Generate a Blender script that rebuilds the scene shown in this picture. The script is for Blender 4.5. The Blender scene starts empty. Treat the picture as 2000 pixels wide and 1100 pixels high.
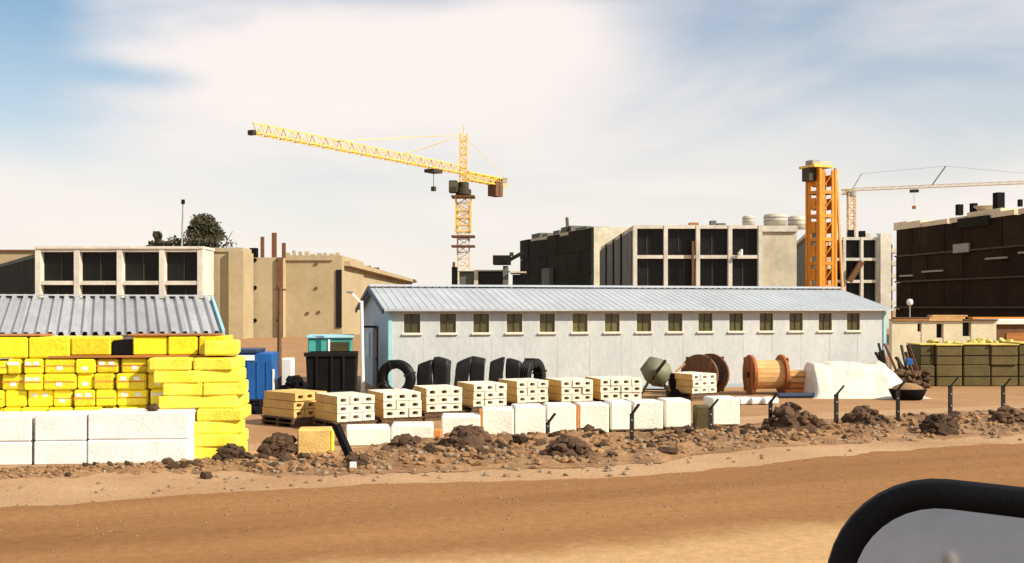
import bpy, math, random
from mathutils import Vector, Matrix, noise
random.seed(11)
R = math.radians
S = bpy.context.scene
C = S.collection
F, EYE, CX, HY = 2144.0, 3.0, 1000.0, 600.0      # focal length in photo pixels, eye height, centre column, horizon row

# ------------------------------------------------------------------ camera, sky, sun, exposure
cam = bpy.data.cameras.new('camera'); cam_o = bpy.data.objects.new('camera', cam); C.objects.link(cam_o)
cam.sensor_width = 36; cam.lens = 36 * F / 2000; cam.shift_y = 0.025
cam.clip_start = 0.05; cam.clip_end = 6000
cam_o.location = (0, 0, EYE); cam_o.rotation_euler = (R(90), 0, 0)
S.camera = cam_o

SUN_EL = R(35); SUN_AZ = math.atan2(0.88, -0.47)     # azimuth from +Y towards +X
w = bpy.data.worlds.new('World'); S.world = w; w.use_nodes = True
nt = w.node_tree; N = nt.nodes; L = nt.links; N.clear()
def wm(op, a, b=None, c=None, clamp=False):
    n = N.new('ShaderNodeMath'); n.operation = op; n.use_clamp = clamp
    for i, v in enumerate((a, b, c)):
        if v is None: continue
        if isinstance(v, (int, float)): n.inputs[i].default_value = v
        else: L.new(v, n.inputs[i])
    return n.outputs[0]
def wmix(fac, a, b):
    n = N.new('ShaderNodeMix'); n.data_type = 'RGBA'
    L.new(fac, n.inputs[0])
    for i, v in ((6, a), (7, b)):
        if isinstance(v, tuple): n.inputs[i].default_value = v + (1,)
        else: L.new(v, n.inputs[i])
    return n.outputs[2]
sky = N.new('ShaderNodeTexSky'); sky.sky_type = 'NISHITA'; sky.sun_disc = False
sky.sun_elevation = SUN_EL; sky.sun_rotation = SUN_AZ
sky.air_density = 1.0; sky.dust_density = 1.0; sky.ozone_density = 1.5
tc = N.new('ShaderNodeTexCoord'); sep = N.new('ShaderNodeSeparateXYZ'); L.new(tc.outputs['Generated'], sep.inputs[0])
X_, Y_, Z_ = sep.outputs
az = wm('ARCTAN2', X_, Y_); el = wm('ARCSINE', Z_)
comb = N.new('ShaderNodeCombineXYZ'); L.new(wm('MULTIPLY', az, 2.3), comb.inputs[0]); L.new(wm('MULTIPLY', el, 7.5), comb.inputs[1])
nz = N.new('ShaderNodeTexNoise'); nz.inputs['Scale'].default_value = 1.15; nz.inputs['Detail'].default_value = 6
nz.inputs['Roughness'].default_value = 0.5; nz.inputs['Distortion'].default_value = 0.5; L.new(comb.outputs[0], nz.inputs['Vector'])
def blob(ca, ce, sa, se):
    da = wm('DIVIDE', wm('SUBTRACT', az, ca), sa); de = wm('DIVIDE', wm('SUBTRACT', el, ce), se)
    return wm('EXPONENT', wm('MULTIPLY', wm('ADD', wm('MULTIPLY', da, da), wm('MULTIPLY', de, de)), -1.0))
m = wm('MULTIPLY', wm('SUBTRACT', nz.outputs['Fac'], 0.5), 1.5)
m = wm('ADD', m, 0.50)
for ca, ce, sa, se, k in ((-0.22, 0.205, 0.19, 0.05, 0.60), (0.01, 0.25, 0.09, 0.05, 0.5), (-0.47, 0.245, 0.12, 0.10, -0.8),
                          (0.30, 0.29, 0.26, 0.075, -0.14), (-0.335, 0.197, 0.06, 0.012, -0.5), (-0.06, 0.30, 0.10, 0.03, -0.25)):
    m = wm('ADD', m, wm('MULTIPLY', blob(ca, ce, sa, se), k))
cloud = N.new('ShaderNodeMapRange'); cloud.interpolation_type = 'SMOOTHSTEP'
cloud.inputs[1].default_value = 0.02; cloud.inputs[2].default_value = 0.88; L.new(m, cloud.inputs[0])
eh = wm('DIVIDE', wm('MAXIMUM', el, 0.0), 0.19); haze_f = wm('EXPONENT', wm('MULTIPLY', wm('MULTIPLY', eh, eh), -1.0))
skyc = N.new('ShaderNodeMix'); skyc.data_type = 'RGBA'; skyc.blend_type = 'MULTIPLY'; skyc.inputs[0].default_value = 1
L.new(sky.outputs[0], skyc.inputs[6]); skyc.inputs[7].default_value = (0.54, 0.84, 0.92, 1)
c1 = wmix(wm('MULTIPLY', cloud.outputs[0], 0.92), skyc.outputs[2], (7.7, 6.95, 6.6))
c2 = wmix(wm('MULTIPLY', haze_f, 0.86), c1, (7.35, 6.7, 6.1))
bg = N.new('ShaderNodeBackground'); bg.inputs[1].default_value = 0.10; L.new(c2, bg.inputs[0])
out = N.new('ShaderNodeOutputWorld'); L.new(bg.outputs[0], out.inputs[0])

sl = bpy.data.lights.new('sun', 'SUN'); sl.energy = 5.0; sl.angle = R(0.5); sl.color = (1.0, 0.89, 0.72)
so = bpy.data.objects.new('sun', sl); C.objects.link(so)
sd = Vector((0.88, -0.47, 0)).normalized() * math.cos(SUN_EL) + Vector((0, 0, math.sin(SUN_EL)))
so.rotation_euler = (-sd).to_track_quat('-Z', 'Y').to_euler(); so.location = (30, -20, 60)
S.view_settings.view_transform = 'Standard'; S.view_settings.look = 'None'
S.view_settings.exposure = 0.45; S.view_settings.gamma = 1.0; S.view_settings.use_curve_mapping = False

# ------------------------------------------------------------------ helpers
def gx(px, z): return (px - CX) / F * z
def gp(px, z): return (gx(px, z), z)                       # plan point seen in column px at distance z
def gd(py): return EYE * F / (py - HY)                     # distance of the ground seen in row py
def gpt(px, py): z = gd(py); return (gx(px, z), z)
def hz(py, z): return EYE - (py - HY) / F * z              # height of row py at distance z
def interp(t, x):
    if x <= t[0][0]: return t[0][1]
    for (a, b), (c, d) in zip(t, t[1:]):
        if x <= c: return b + (d - b) * (x - a) / (c - a)
    return t[-1][1]

MATS = {}
def mat(name, col, rough=0.8, var=0.25, scale=3.0, bump=0.15, metal=0.0, col2=None, spec=0.3, stretch=(1, 1, 1), detail=6, rnd=0.0, fine=None):
    m = bpy.data.materials.new(name); m.use_nodes = True; t = m.node_tree; n = t.nodes; l = t.links
    b = n['Principled BSDF']; b.inputs['Roughness'].default_value = rough; b.inputs['Metallic'].default_value = metal
    b.inputs['Specular IOR Level'].default_value = spec
    tc = n.new('ShaderNodeTexCoord'); mp = n.new('ShaderNodeMapping'); mp.inputs['Scale'].default_value = stretch
    oi = n.new('ShaderNodeObjectInfo')
    off = n.new('ShaderNodeVectorMath'); off.operation = 'SCALE'; off.inputs[0].default_value = (37, 17, 29); l.new(oi.outputs['Random'], off.inputs['Scale'])
    l.new(off.outputs[0], mp.inputs['Location'])
    l.new(tc.outputs['Object'], mp.inputs[0])
    nz = n.new('ShaderNodeTexNoise'); nz.inputs['Scale'].default_value = scale; nz.inputs['Detail'].default_value = detail; nz.inputs['Roughness'].default_value = 0.62
    l.new(mp.outputs[0], nz.inputs['Vector'])
    cr = n.new('ShaderNodeValToRGB'); cr.color_ramp.elements[0].position = 0.3; cr.color_ramp.elements[1].position = 0.72
    c2 = col2 if col2 else tuple(min(1, c * (1 + var * 0.6)) for c in col)
    c1 = col if col2 else tuple(c * (1 - var) for c in col)
    cr.color_ramp.elements[0].color = c1 + (1,); cr.color_ramp.elements[1].color = c2 + (1,)
    l.new(nz.outputs['Fac'], cr.inputs[0]); last = cr.outputs[0]
    n2 = n.new('ShaderNodeTexNoise'); n2.inputs['Scale'].default_value = fine or scale * 9; n2.inputs['Detail'].default_value = 4
    l.new(mp.outputs[0], n2.inputs['Vector'])
    hv = n.new('ShaderNodeHueSaturation'); l.new(last, hv.inputs['Color'])
    mr = n.new('ShaderNodeMapRange'); mr.inputs[1].default_value = 0.25; mr.inputs[2].default_value = 0.75
    mr.inputs[3].default_value = 1 - var * 0.55; mr.inputs[4].default_value = 1 + var * 0.35
    l.new(n2.outputs['Fac'], mr.inputs[0]); v = mr.outputs[0]
    if rnd:
        r2 = n.new('ShaderNodeMapRange'); r2.inputs[3].default_value = 1 - rnd; r2.inputs[4].default_value = 1 + rnd * 0.5
        l.new(oi.outputs['Random'], r2.inputs[0]); mu = n.new('ShaderNodeMath'); mu.operation = 'MULTIPLY'
        l.new(v, mu.inputs[0]); l.new(r2.outputs[0], mu.inputs[1]); v = mu.outputs[0]
    l.new(v, hv.inputs['Value']); l.new(hv.outputs[0], b.inputs['Base Color'])
    if bump:
        bp = n.new('ShaderNodeBump'); bp.inputs['Strength'].default_value = bump; bp.inputs['Distance'].default_value = 0.05
        l.new(n2.outputs['Fac'], bp.inputs['Height']); l.new(bp.outputs[0], b.inputs['Normal'])
    MATS[name] = m; return m

mat('dust', (0.34, 0.20, 0.10), 0.95, 0.3, 0.5, 0.5, col2=(0.45, 0.29, 0.155), fine=14)
mat('siteground', (0.29, 0.155, 0.066), 0.95, 0.3, 0.35, 0.5, col2=(0.39, 0.225, 0.105), fine=9)
mat('soil', (0.13, 0.068, 0.03), 0.95, 0.4, 1.1, 0.8, col2=(0.40, 0.23, 0.11))
mat('darksoil', (0.05, 0.028, 0.018), 0.95, 0.4, 3.0, 0.6, col2=(0.15, 0.085, 0.045), rnd=0.4)
mat('stone', (0.42, 0.31, 0.2), 0.9, 0.3, 4.0, 0.4, rnd=0.5)
mat('yellow', (0.84, 0.62, 0.012), 0.45, 0.26, 3.2, 0.35, rnd=0.3, col2=(0.95, 0.80, 0.03), spec=0.4, fine=16)
mat('yellowsack', (0.88, 0.66, 0.03), 0.5, 0.25, 3.0, 0.35, rnd=0.22, col2=(0.97, 0.86, 0.12), spec=0.4)
mat('aac', (0.78, 0.77, 0.745), 0.75, 0.16, 2.5, 0.2, rnd=0.05)
mat('blockpale', (0.80, 0.73, 0.59), 0.85, 0.16, 3.0, 0.3, rnd=0.12)
mat('blocktan', (0.68, 0.45, 0.15), 0.85, 0.2, 3.0, 0.3, rnd=0.12)
mat('whitepack', (0.80, 0.78, 0.68), 0.6, 0.12, 1.6, 0.3, rnd=0.08)
mat('palletwood', (0.13, 0.08, 0.045), 0.9, 0.35, 5, 0.3)
mat('plank', (0.50, 0.20, 0.06), 0.8, 0.35, 2, 0.3, stretch=(0.3, 6, 6), rnd=0.25)
mat('roofgrey', (0.50, 0.51, 0.525), 0.42, 0.2, 0.9, 0.06, metal=0.45, rnd=0.16, stretch=(1, 0.5, 1))
mat('roofblue', (0.43, 0.47, 0.505), 0.55, 0.12, 0.7, 0.05, metal=0.1, rnd=0.06)
mat('shedwall', (0.42, 0.445, 0.45), 0.75, 0.2, 0.9, 0.12, rnd=0.05, col2=(0.52, 0.54, 0.53), stretch=(1, 1, .45))
mat('gablepanel', (0.34, 0.42, 0.48), 0.7, 0.12, 0.8, 0.08)
mat('trimblue', (0.30, 0.55, 0.62), 0.5, 0.1, 2, 0.03)
mat('darkblue', (0.02, 0.045, 0.09), 0.5, 0.2, 2, 0.05)
mat('winframe', (0.62, 0.58, 0.47), 0.6, 0.1, 4, 0.05)
mat('glassolive', (0.10, 0.088, 0.035), 0.22, 0.5, 2.5, 0.03, spec=0.5, rnd=0.5)
mat('tan', (0.36, 0.285, 0.17), 0.9, 0.14, 0.25, 0.2, col2=(0.43, 0.345, 0.21), fine=2.0)
mat('tanpale', (0.42, 0.345, 0.22), 0.9, 0.14, 0.25, 0.2, fine=2.0)
mat('concrete', (0.64, 0.61, 0.53), 0.9, 0.24, 0.4, 0.15, fine=2.5)
mat('concretecream', (0.56, 0.51, 0.39), 0.9, 0.24, 0.3, 0.15, fine=2.0)
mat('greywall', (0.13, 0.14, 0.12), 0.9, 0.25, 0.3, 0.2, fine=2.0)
mat('darkvoid', (0.010, 0.010, 0.009), 0.35, 0.5, 0.5, 0.05, spec=0.2, rnd=0.5)
mat('net', (0.022, 0.024, 0.018), 0.85, 0.45, 0.25, 0.4, fine=3.0, spec=0.1, rnd=0.15)
mat('netbrown', (0.034, 0.022, 0.013), 0.9, 0.5, 0.2, 0.4, fine=3.0, spec=0.08, rnd=0.25)
mat('cranegold', (0.82, 0.53, 0.10), 0.5, 0.15, 1, 0.05)
mat('cranepale', (0.72, 0.55, 0.30), 0.6, 0.15, 1, 0.05)
mat('cranedark', (0.05, 0.035, 0.02), 0.6, 0.3, 2, 0.05)
mat('cranegrey', (0.30, 0.29, 0.26), 0.6, 0.2, 2, 0.05)
mat('orange', (0.72, 0.27, 0.02), 0.6, 0.25, 0.8, 0.1, rnd=0.2)
mat('orangewood', (0.56, 0.20, 0.05), 0.75, 0.3, 2.5, 0.2, rnd=0.15)
mat('redwood', (0.36, 0.115, 0.03), 0.75, 0.35, 2.5, 0.2)
mat('palewood', (0.68, 0.40, 0.16), 0.75, 0.25, 2.5, 0.2, rnd=0.15)
mat('brownwood', (0.16, 0.075, 0.035), 0.8, 0.3, 3, 0.2)
mat('black', (0.010, 0.010, 0.011), 0.45, 0.3, 3, 0.1, spec=0.25, rnd=0.3)
mat('blackmatte', (0.008, 0.007, 0.008), 0.8, 0.4, 2, 0.2, spec=0.1)
mat('bluepaint', (0.012, 0.10, 0.34), 0.5, 0.25, 1.5, 0.05)
mat('teal', (0.06, 0.34, 0.30), 0.5, 0.25, 1.5, 0.05)
mat('whitepaint', (0.80, 0.79, 0.76), 0.55, 0.08, 3, 0.05)
mat('tarp', (0.66, 0.63, 0.54), 0.6, 0.2, 1.6, 0.3)
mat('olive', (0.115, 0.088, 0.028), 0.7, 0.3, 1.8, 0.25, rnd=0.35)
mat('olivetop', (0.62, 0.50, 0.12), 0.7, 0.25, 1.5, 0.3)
mat('cream', (0.70, 0.60, 0.42), 0.85, 0.15, 1.0, 0.2)
mat('steel', (0.035, 0.028, 0.024), 0.6, 0.4, 6, 0.1, metal=0.3)
mat('drum', (0.20, 0.20, 0.13), 0.6, 0.35, 4, 0.15, metal=0.2)
mat('bark', (0.07, 0.045, 0.03), 0.9, 0.3, 8, 0.4)
mat('leaf', (0.022, 0.024, 0.010), 0.7, 0.4, 1.5, 0.0, col2=(0.055, 0.05, 0.02))
mat('tankcream', (0.50, 0.46, 0.37), 0.6, 0.12, 1, 0.05)
mat('mirrorframe', (0.004, 0.004, 0.006), 0.6, 0.3, 30, 0.15, spec=0.12)
mat('mirrorglass', (0.255, 0.255, 0.275), 0.035, 0.10, 6, 0, metal=1.0, fine=60)
mat('cabpaint', (0.55, 0.53, 0.5), 0.4, 0.08, 2, 0.02)
mat('sand', (0.30, 0.18, 0.09), 0.95, 0.3, 3, 0.5)

class MB:
    def __init__(s): s.v = []; s.f = []
    def add(s, vs, fs, M=None):
        k = len(s.v)
        s.v += [tuple(M @ Vector(p)) if M else tuple(p) for p in vs]
        s.f += [tuple(i + k for i in f) for f in fs]; return s
    def box(s, x0, x1, y0, y1, z0, z1, M=None):
        return s.add([(x0,y0,z0),(x1,y0,z0),(x1,y1,z0),(x0,y1,z0),(x0,y0,z1),(x1,y0,z1),(x1,y1,z1),(x0,y1,z1)],
                     [(0,3,2,1),(4,5,6,7),(0,1,5,4),(1,2,6,5),(2,3,7,6),(3,0,4,7)], M)
    def bbox(s, x0, x1, y0, y1, z0, z1, b=0.02, M=None):         # chamfered box
        vs = []; idx = {}
        for ix, x in enumerate((x0, x1)):
            for iy, y in enumerate((y0, y1)):
                for iz, z in enumerate((z0, z1)):
                    sx, sy, sz = (1 - 2*ix)*b, (1 - 2*iy)*b, (1 - 2*iz)*b
                    idx[ix,iy,iz] = len(vs)
                    vs += [(x, y+sy, z+sz), (x+sx, y, z+sz), (x+sx, y+sy, z)]
        fs = []; I = lambda a, k: idx[a] + k
        for k in range(3):
            o = [i for i in range(3) if i != k]
            for v in (0, 1):
                q = []
                for a, c in ((0,0),(1,0),(1,1),(0,1)):
                    key = [0,0,0]; key[k] = v; key[o[0]] = a; key[o[1]] = c; q.append(I(tuple(key), k))
                fs.append(tuple(q))
        for k in range(3):                                            # edges along axis k
            o = [i for i in range(3) if i != k]
            for a in (0,1):
                for c in (0,1):
                    k0 = [0,0,0]; k0[o[0]] = a; k0[o[1]] = c; k1 = list(k0); k1[k] = 1
                    fs.append((I(tuple(k0),o[0]), I(tuple(k1),o[0]), I(tuple(k1),o[1]), I(tuple(k0),o[1])))
        for key in idx: fs.append((I(key,0), I(key,1), I(key,2)))
        return s.add(vs, fs, M)
    def bar(s, a, b, w=0.05, h=None):
        a, b = Vector(a), Vector(b); h = h or w; d = b - a; ln = d.length
        if ln < 1e-6: return s
        M = Matrix.Translation(a) @ d.to_track_quat('Z', 'Y').to_matrix().to_4x4()
        return s.box(-w/2, w/2, -h/2, h/2, 0, ln, M)
    def tube(s, a, b, r0, r1=None, n=10, cap=True):
        a, b = Vector(a), Vector(b); r1 = r0 if r1 is None else r1; d = b - a
        M = Matrix.Translation(a) @ d.to_track_quat('Z', 'Y').to_matrix().to_4x4(); ln = d.length
        vs = [(r*math.cos(2*math.pi*i/n), r*math.sin(2*math.pi*i/n), z) for r, z in ((r0, 0), (r1, ln)) for i in range(n)]
        fs = [(i, (i+1) % n, n+(i+1) % n, n+i) for i in range(n)]
        if cap: fs += [tuple(range(n-1, -1, -1)), tuple(range(n, 2*n))]
        return s.add(vs, fs, M)
    def lathe(s, prof, n=20, M=None):                                # prof [(r,z)] round Z; closed when first == last
        vs = [(r*math.cos(2*math.pi*i/n), r*math.sin(2*math.pi*i/n), z) for r, z in prof for i in range(n)]
        fs = [(k*n+i, k*n+(i+1) % n, (k+1)*n+(i+1) % n, (k+1)*n+i) for k in range(len(prof)-1) for i in range(n)]
        return s.add(vs, fs, M)
    def prism(s, pts, y0, y1, M=None):                               # outline in xz, extruded along y
        n = len(pts)
        vs = [(x, y0, z) for x, z in pts] + [(x, y1, z) for x, z in pts]
        fs = [tuple(range(n)), tuple(range(2*n-1, n-1, -1))] + [(i, n+i, n+(i+1) % n, (i+1) % n) for i in range(n)]
        return s.add(vs, fs, M)
    def rock(s, c, r, sq=(1, 1, 0.7), rng=random):
        t = (1 + 5 ** 0.5) / 2
        P = [(-1,t,0),(1,t,0),(-1,-t,0),(1,-t,0),(0,-1,t),(0,1,t),(0,-1,-t),(0,1,-t),(t,0,-1),(t,0,1),(-t,0,-1),(-t,0,1)]
        fs = [(0,11,5),(0,5,1),(0,1,7),(0,7,10),(0,10,11),(1,5,9),(5,11,4),(11,10,2),(10,7,6),(7,1,8),(3,9,4),(3,4,2),(3,2,6),(3,6,8),(3,8,9),(4,9,5),(2,4,11),(6,2,10),(8,6,7),(9,8,1)]
        a = rng.uniform(0, 6.28); ca, sa = math.cos(a), math.sin(a); vs = []
        for p in P:
            k = r / 1.9 * rng.uniform(0.65, 1.3); x, y, z = p[0]*k*sq[0], p[1]*k*sq[1], p[2]*k*sq[2]
            vs.append((c[0]+x*ca-y*sa, c[1]+x*sa+y*ca, c[2]+z))
        return s.add(vs, fs)
    def mesh(s, name, m, smooth=False):
        me = bpy.data.meshes.new(name); me.from_pydata(s.v, [], s.f); me.materials.append(MATS[m] if isinstance(m, str) else m)
        import bmesh
        bm = bmesh.new(); bm.from_mesh(me); bmesh.ops.recalc_face_normals(bm, faces=bm.faces); bm.to_mesh(me); bm.free()
        if smooth:
            for p in me.polygons: p.use_smooth = True
        return me
    def build(s, name, m, parent=None, smooth=False): return link(name, s.mesh(name, m, smooth), parent)
def link(name, me, parent=None):
    o = bpy.data.objects.new(name, me); C.objects.link(o)
    if parent: o.parent = parent
    return o
def tag(o, label, cat, group=None):
    o['label'] = label; o['category'] = cat
    if group: o['group'] = group
    return o
def thing(name, label, cat, loc, rz=0, group=None):
    o = bpy.data.objects.new(name, None); C.objects.link(o); o.location = loc; o.rotation_euler = (0, 0, rz)
    return tag(o, label, cat, group)
def kids(o): return [c for c in bpy.data.objects if c.parent == o]
def dup(root, loc, rz, label=None, group=None):
    def cp(o, par):
        c = o.copy(); C.objects.link(c); c.parent = par
        for k in KID.get(o.name, []): cp(k, c)
        return c
    KID = {}
    for o in C.objects:
        if o.parent: KID.setdefault(o.parent.name, []).append(o)
    r = cp(root, None); r.location = loc; r.rotation_euler = (0, 0, rz)
    if label: r['label'] = label
    if group: r['group'] = group
    return r
def struct(o): o['kind'] = 'structure'; return o

# ------------------------------------------------------------------ ground, road, bank
g = MB(); g.add([(-1500, -300, 0), (1500, -300, 0), (1500, 3000, 0), (-1500, 3000, 0)], [(0, 1, 2, 3)])
struct(g.build('ground', 'siteground'))
def ground_strip(name, front, back, z, m, n=60, x0=-300, x1=2400):
    b = MB(); vs = []
    for i in range(n + 1):
        px = x0 + (x1 - x0) * i / n
        for t in (front, back):
            p = gpt(px, interp(t, px)); vs.append((p[0], p[1], z))
    b.add(vs, [(2*i, 2*i+2, 2*i+3, 2*i+1) for i in range(n)]); return struct(b.build(name, m))
EDGE = [(-600, 1012), (0, 988), (500, 963), (760, 944), (1200, 936), (1500, 905), (1750, 880), (2000, 866), (2400, 842)]
ground_strip('roadside_verge', [(a, b + 8) for a, b in EDGE], [(-600, 902), (0, 886), (480, 868), (1000, 838), (1500, 812), (2000, 790), (2400, 775)], 0.004, 'dust', 80, -600, 2400)
# the road: a sheet from the verge to well behind the viewer, with an uneven far edge
EW = sorted(gpt(px, interp(EDGE, px)) for px in range(-600, 2401, 50)); b = MB(); vs = []; n = 900
for i in range(n + 1):
    X = -40 + 90 * i / n; Y = interp(EW, X) + .42*noise.noise((X*.35, 3, 0)) + .22*noise.noise((X*1.4, 9, 0)) + .10*noise.noise((X*5, 4, 0))
    vs += [(X, Y, 0.008), (X, -60, 0.008)]
b.add(vs, [(2*i+1, 2*i+3, 2*i+2, 2*i) for i in range(n)])
def road_mat():
    m = bpy.data.materials.new('road'); m.use_nodes = True; t = m.node_tree; n = t.nodes; l = t.links
    bs = n['Principled BSDF']; bs.inputs['Roughness'].default_value = 0.95; bs.inputs['Specular IOR Level'].default_value = 0.15
    tc = n.new('ShaderNodeTexCoord'); mp = n.new('ShaderNodeMapping'); mp.inputs['Rotation'].default_value = (0, 0, R(-21)); l.new(tc.outputs['Object'], mp.inputs[0])
    sc = n.new('ShaderNodeMapping'); sc.inputs['Scale'].default_value = (0.06, 0.55, 1); l.new(mp.outputs[0], sc.inputs[0])
    n1 = n.new('ShaderNodeTexNoise'); n1.inputs['Scale'].default_value = 1; n1.inputs['Detail'].default_value = 5; l.new(sc.outputs[0], n1.inputs['Vector'])
    cr = n.new('ShaderNodeValToRGB'); e = cr.color_ramp.elements; e[0].position = 0.3; e[1].position = 0.75
    e[0].color = (0.205, 0.097, 0.034, 1); e[1].color = (0.32, 0.164, 0.062, 1); l.new(n1.outputs['Fac'], cr.inputs[0])
    # pale sand drifted along the near wheel track
    sx = n.new('ShaderNodeSeparateXYZ'); l.new(mp.outputs[0], sx.inputs[0])
    n2 = n.new('ShaderNodeTexNoise'); n2.inputs['Scale'].default_value = 0.5; n2.inputs['Detail'].default_value = 5; l.new(mp.outputs[0], n2.inputs['Vector'])
    ad = n.new('ShaderNodeMath'); ad.operation = 'MULTIPLY_ADD'; ad.inputs[1].default_value = 1.6; l.new(n2.outputs['Fac'], ad.inputs[0]); l.new(sx.outputs[1], ad.inputs[2])
    mr = n.new('ShaderNodeMapRange'); mr.interpolation_type = 'SMOOTHSTEP'; mr.inputs[1].default_value = 13.9; mr.inputs[2].default_value = 12.6; l.new(ad.outputs[0], mr.inputs[0])
    mx = n.new('ShaderNodeMix'); mx.data_type = 'RGBA'; l.new(mr.outputs[0], mx.inputs[0]); l.new(cr.outputs[0], mx.inputs[6]); mx.inputs[7].default_value = (0.46, 0.29, 0.135, 1)
    n3 = n.new('ShaderNodeTexNoise'); n3.inputs['Scale'].default_value = 6; n3.inputs['Detail'].default_value = 8; n3.inputs['Roughness'].default_value = 0.7; l.new(tc.outputs['Object'], n3.inputs['Vector'])
    hv = n.new('ShaderNodeHueSaturation'); r2 = n.new('ShaderNodeMapRange'); r2.inputs[1].default_value = 0.3; r2.inputs[2].default_value = 0.7; r2.inputs[3].default_value = 0.80; r2.inputs[4].default_value = 1.16
    l.new(n3.outputs['Fac'], r2.inputs[0]); l.new(r2.outputs[0], hv.inputs['Value']); l.new(mx.outputs[2], hv.inputs['Color']); l.new(hv.outputs[0], bs.inputs['Base Color'])
    bp = n.new('ShaderNodeBump'); bp.inputs['Strength'].default_value = 0.5; bp.inputs['Distance'].default_value = 0.04; l.new(n3.outputs['Fac'], bp.inputs['Height']); l.new(bp.outputs[0], bs.inputs['Normal'])
    MATS['road'] = m
road_mat(); struct(b.build('dirt_road', 'road'))

FOOT = [(-400, 948), (0, 938), (370, 922), (600, 930), (900, 922), (1200, 912), (1500, 874), (1800, 862), (2000, 848), (2400, 826)]
REAR = [(-400, 921), (0, 916), (380, 899), (480, 893), (660, 884), (760, 868), (1000, 852), (1250, 850), (1500, 828), (2000, 800), (2400, 785)]
BH = [(-400, .04), (350, .05), (500, .08), (700, .11), (900, .2), (1300, .2), (1450, .12), (1700, .13), (2400, .13)]
def bank_pt(px, t):
    a = gpt(px, interp(FOOT, px) + 8*noise.noise((px*.012, 5, 1)) + 4*noise.noise((px*.05, 2, 1))); c = gpt(px, interp(REAR, px))
    x, y = a[0] + (c[0]-a[0])*t, a[1] + (c[1]-a[1])*t
    k = max(0, math.sin(math.pi * min(1, t*0.86+.02))) ** 0.9
    h = interp(BH, px) * k * (0.75 + 0.9 * noise.noise((x*0.9, y*0.9, 1))) + 0.07 * k * noise.noise((x*4, y*4, 2)) + 0.03 * k * noise.noise((x*11, y*11, 5))
    return (x, y, max(-0.02, h))
b = MB(); nu, nv = 520, 26; vs = []
for i in range(nu + 1):
    for j in range(nv + 1): vs.append(bank_pt(-400 + 2800*i/nu, j/nv))
b.add(vs, [(i*(nv+1)+j, (i+1)*(nv+1)+j, (i+1)*(nv+1)+j+1, i*(nv+1)+j+1) for i in range(nu) for j in range(nv)])
struct(b.build('earth_bank', 'soil', smooth=True))
rg = random.Random(5)
for nm, mt, cnt, lab, rr in (('loose_rubble', 'soil', 1500, 'fine brown clods scattered all over the roadside earth bank', (.025, .075)), ('loose_stones', 'stone', 800, 'small pale stones scattered along the roadside bank', (.015, .055))):
    b = MB()
    for i in range(cnt):
        px = rg.uniform(-150, 2150); t = rg.betavariate(2, 2.2) if nm == 'loose_rubble' else rg.betavariate(1.3, 2)
        if nm == 'loose_stones' and rg.random() < .12:
            p = gpt(px, interp(EDGE, px) - rg.uniform(5, 35)); p = (p[0], p[1], 0.01)
        else: p = bank_pt(px, t)
        r = rg.uniform(*rr) * (1.35 if px > 500 else 0.85); b.rock((p[0], p[1], p[2] + r*0.2), r, rng=rg)
    o = b.build(nm, mt); o['kind'] = 'stuff'; o['label'] = lab; o['category'] = 'rubble'
b = MB()
for i in range(900):
    px = rg.uniform(-50, 2050); py = interp(EDGE, px) + abs(rg.gauss(0, 45)); p = gpt(px, min(py, 1150)); r = rg.uniform(.006, .022); b.rock((p[0], p[1], .008 + r*.2), r, rng=rg)
o = b.build('road_grit', 'stone'); o['kind'] = 'stuff'; o['label'] = 'loose grit strewn along the edge of the dirt road'; o['category'] = 'grit'
# large clods one can pick out
CL = [MB().rock((0, 0, 0.0), 1.0, (1, .8, .75), rg) for _ in range(6)]
CLM = [c.mesh('earth_clod', 'darksoil') for c in CL]
for i in range(105):
    px = rg.choice([rg.uniform(120, 480), rg.uniform(480, 620), rg.uniform(720, 1300), rg.uniform(820, 1180), rg.uniform(1200, 1500), rg.uniform(1600, 2050)])
    t = rg.betavariate(2.5, 2); p = bank_pt(px, t); o = link('earth_clod', CLM[i % 6])
    r = rg.uniform(.07, .17) * (0.75 if px < 480 else 1); o.location = (p[0], p[1], p[2] + r*0.25); o.scale = (r*1.3, r, r*rg.uniform(.7, 1)); o.rotation_euler = (rg.uniform(-.4, .4), rg.uniform(-.4, .4), rg.uniform(0, 6.28))
    tag(o, 'large dark earth clod lying loose on the roadside bank', 'clod', 'large clods on the roadside bank')
def heap(px, py, wpx, hpx, label, m='darksoil', name='earth_heap', n=70):
    x, z = gpt(px, py); k = z / F; W, H = wpx*k, hpx*k; b = MB()
    o = MB(); vs = []; nr, na = 9, 26
    for j in range(nr + 1):
        for a in range(na):
            th = 2*math.pi*a/na; q = j/nr; rr = q*(1 + .25*noise.noise((math.cos(th)*1.5+px, math.sin(th)*1.5, 3)))
            X, Y = math.cos(th)*rr*W/2, math.sin(th)*rr*W*.33
            hh = H*(1-q*q)**1.1*(.75+.7*noise.noise((X*2.2+px, Y*2.2, 7))) + .10*H*noise.noise((X*7+px, Y*7, 1))
            vs.append((X, Y, max(-.05, hh) if j < nr else -.05))
    o.add(vs, [(j*na+a, j*na+(a+1) % na, (j+1)*na+(a+1) % na, (j+1)*na+a) for j in range(nr) for a in range(na)])
    for i in range(n):
        th = rg.uniform(0, 6.28); q = rg.random()**.6; X, Y = math.cos(th)*q*W/2, math.sin(th)*q*W*.33
        r = rg.choice((rg.uniform(.02, .07), rg.uniform(.05, .12), rg.uniform(.08, .15)))*(.6+H); o.rock((X, Y, max(0, H*(1-q*q)*.85)), r, rng=rg)
    ob = o.build(name, m); ob.location = (x, z, 0.02); ob.rotation_euler = (0, 0, .3); return tag(ob, label, 'heap')
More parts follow.
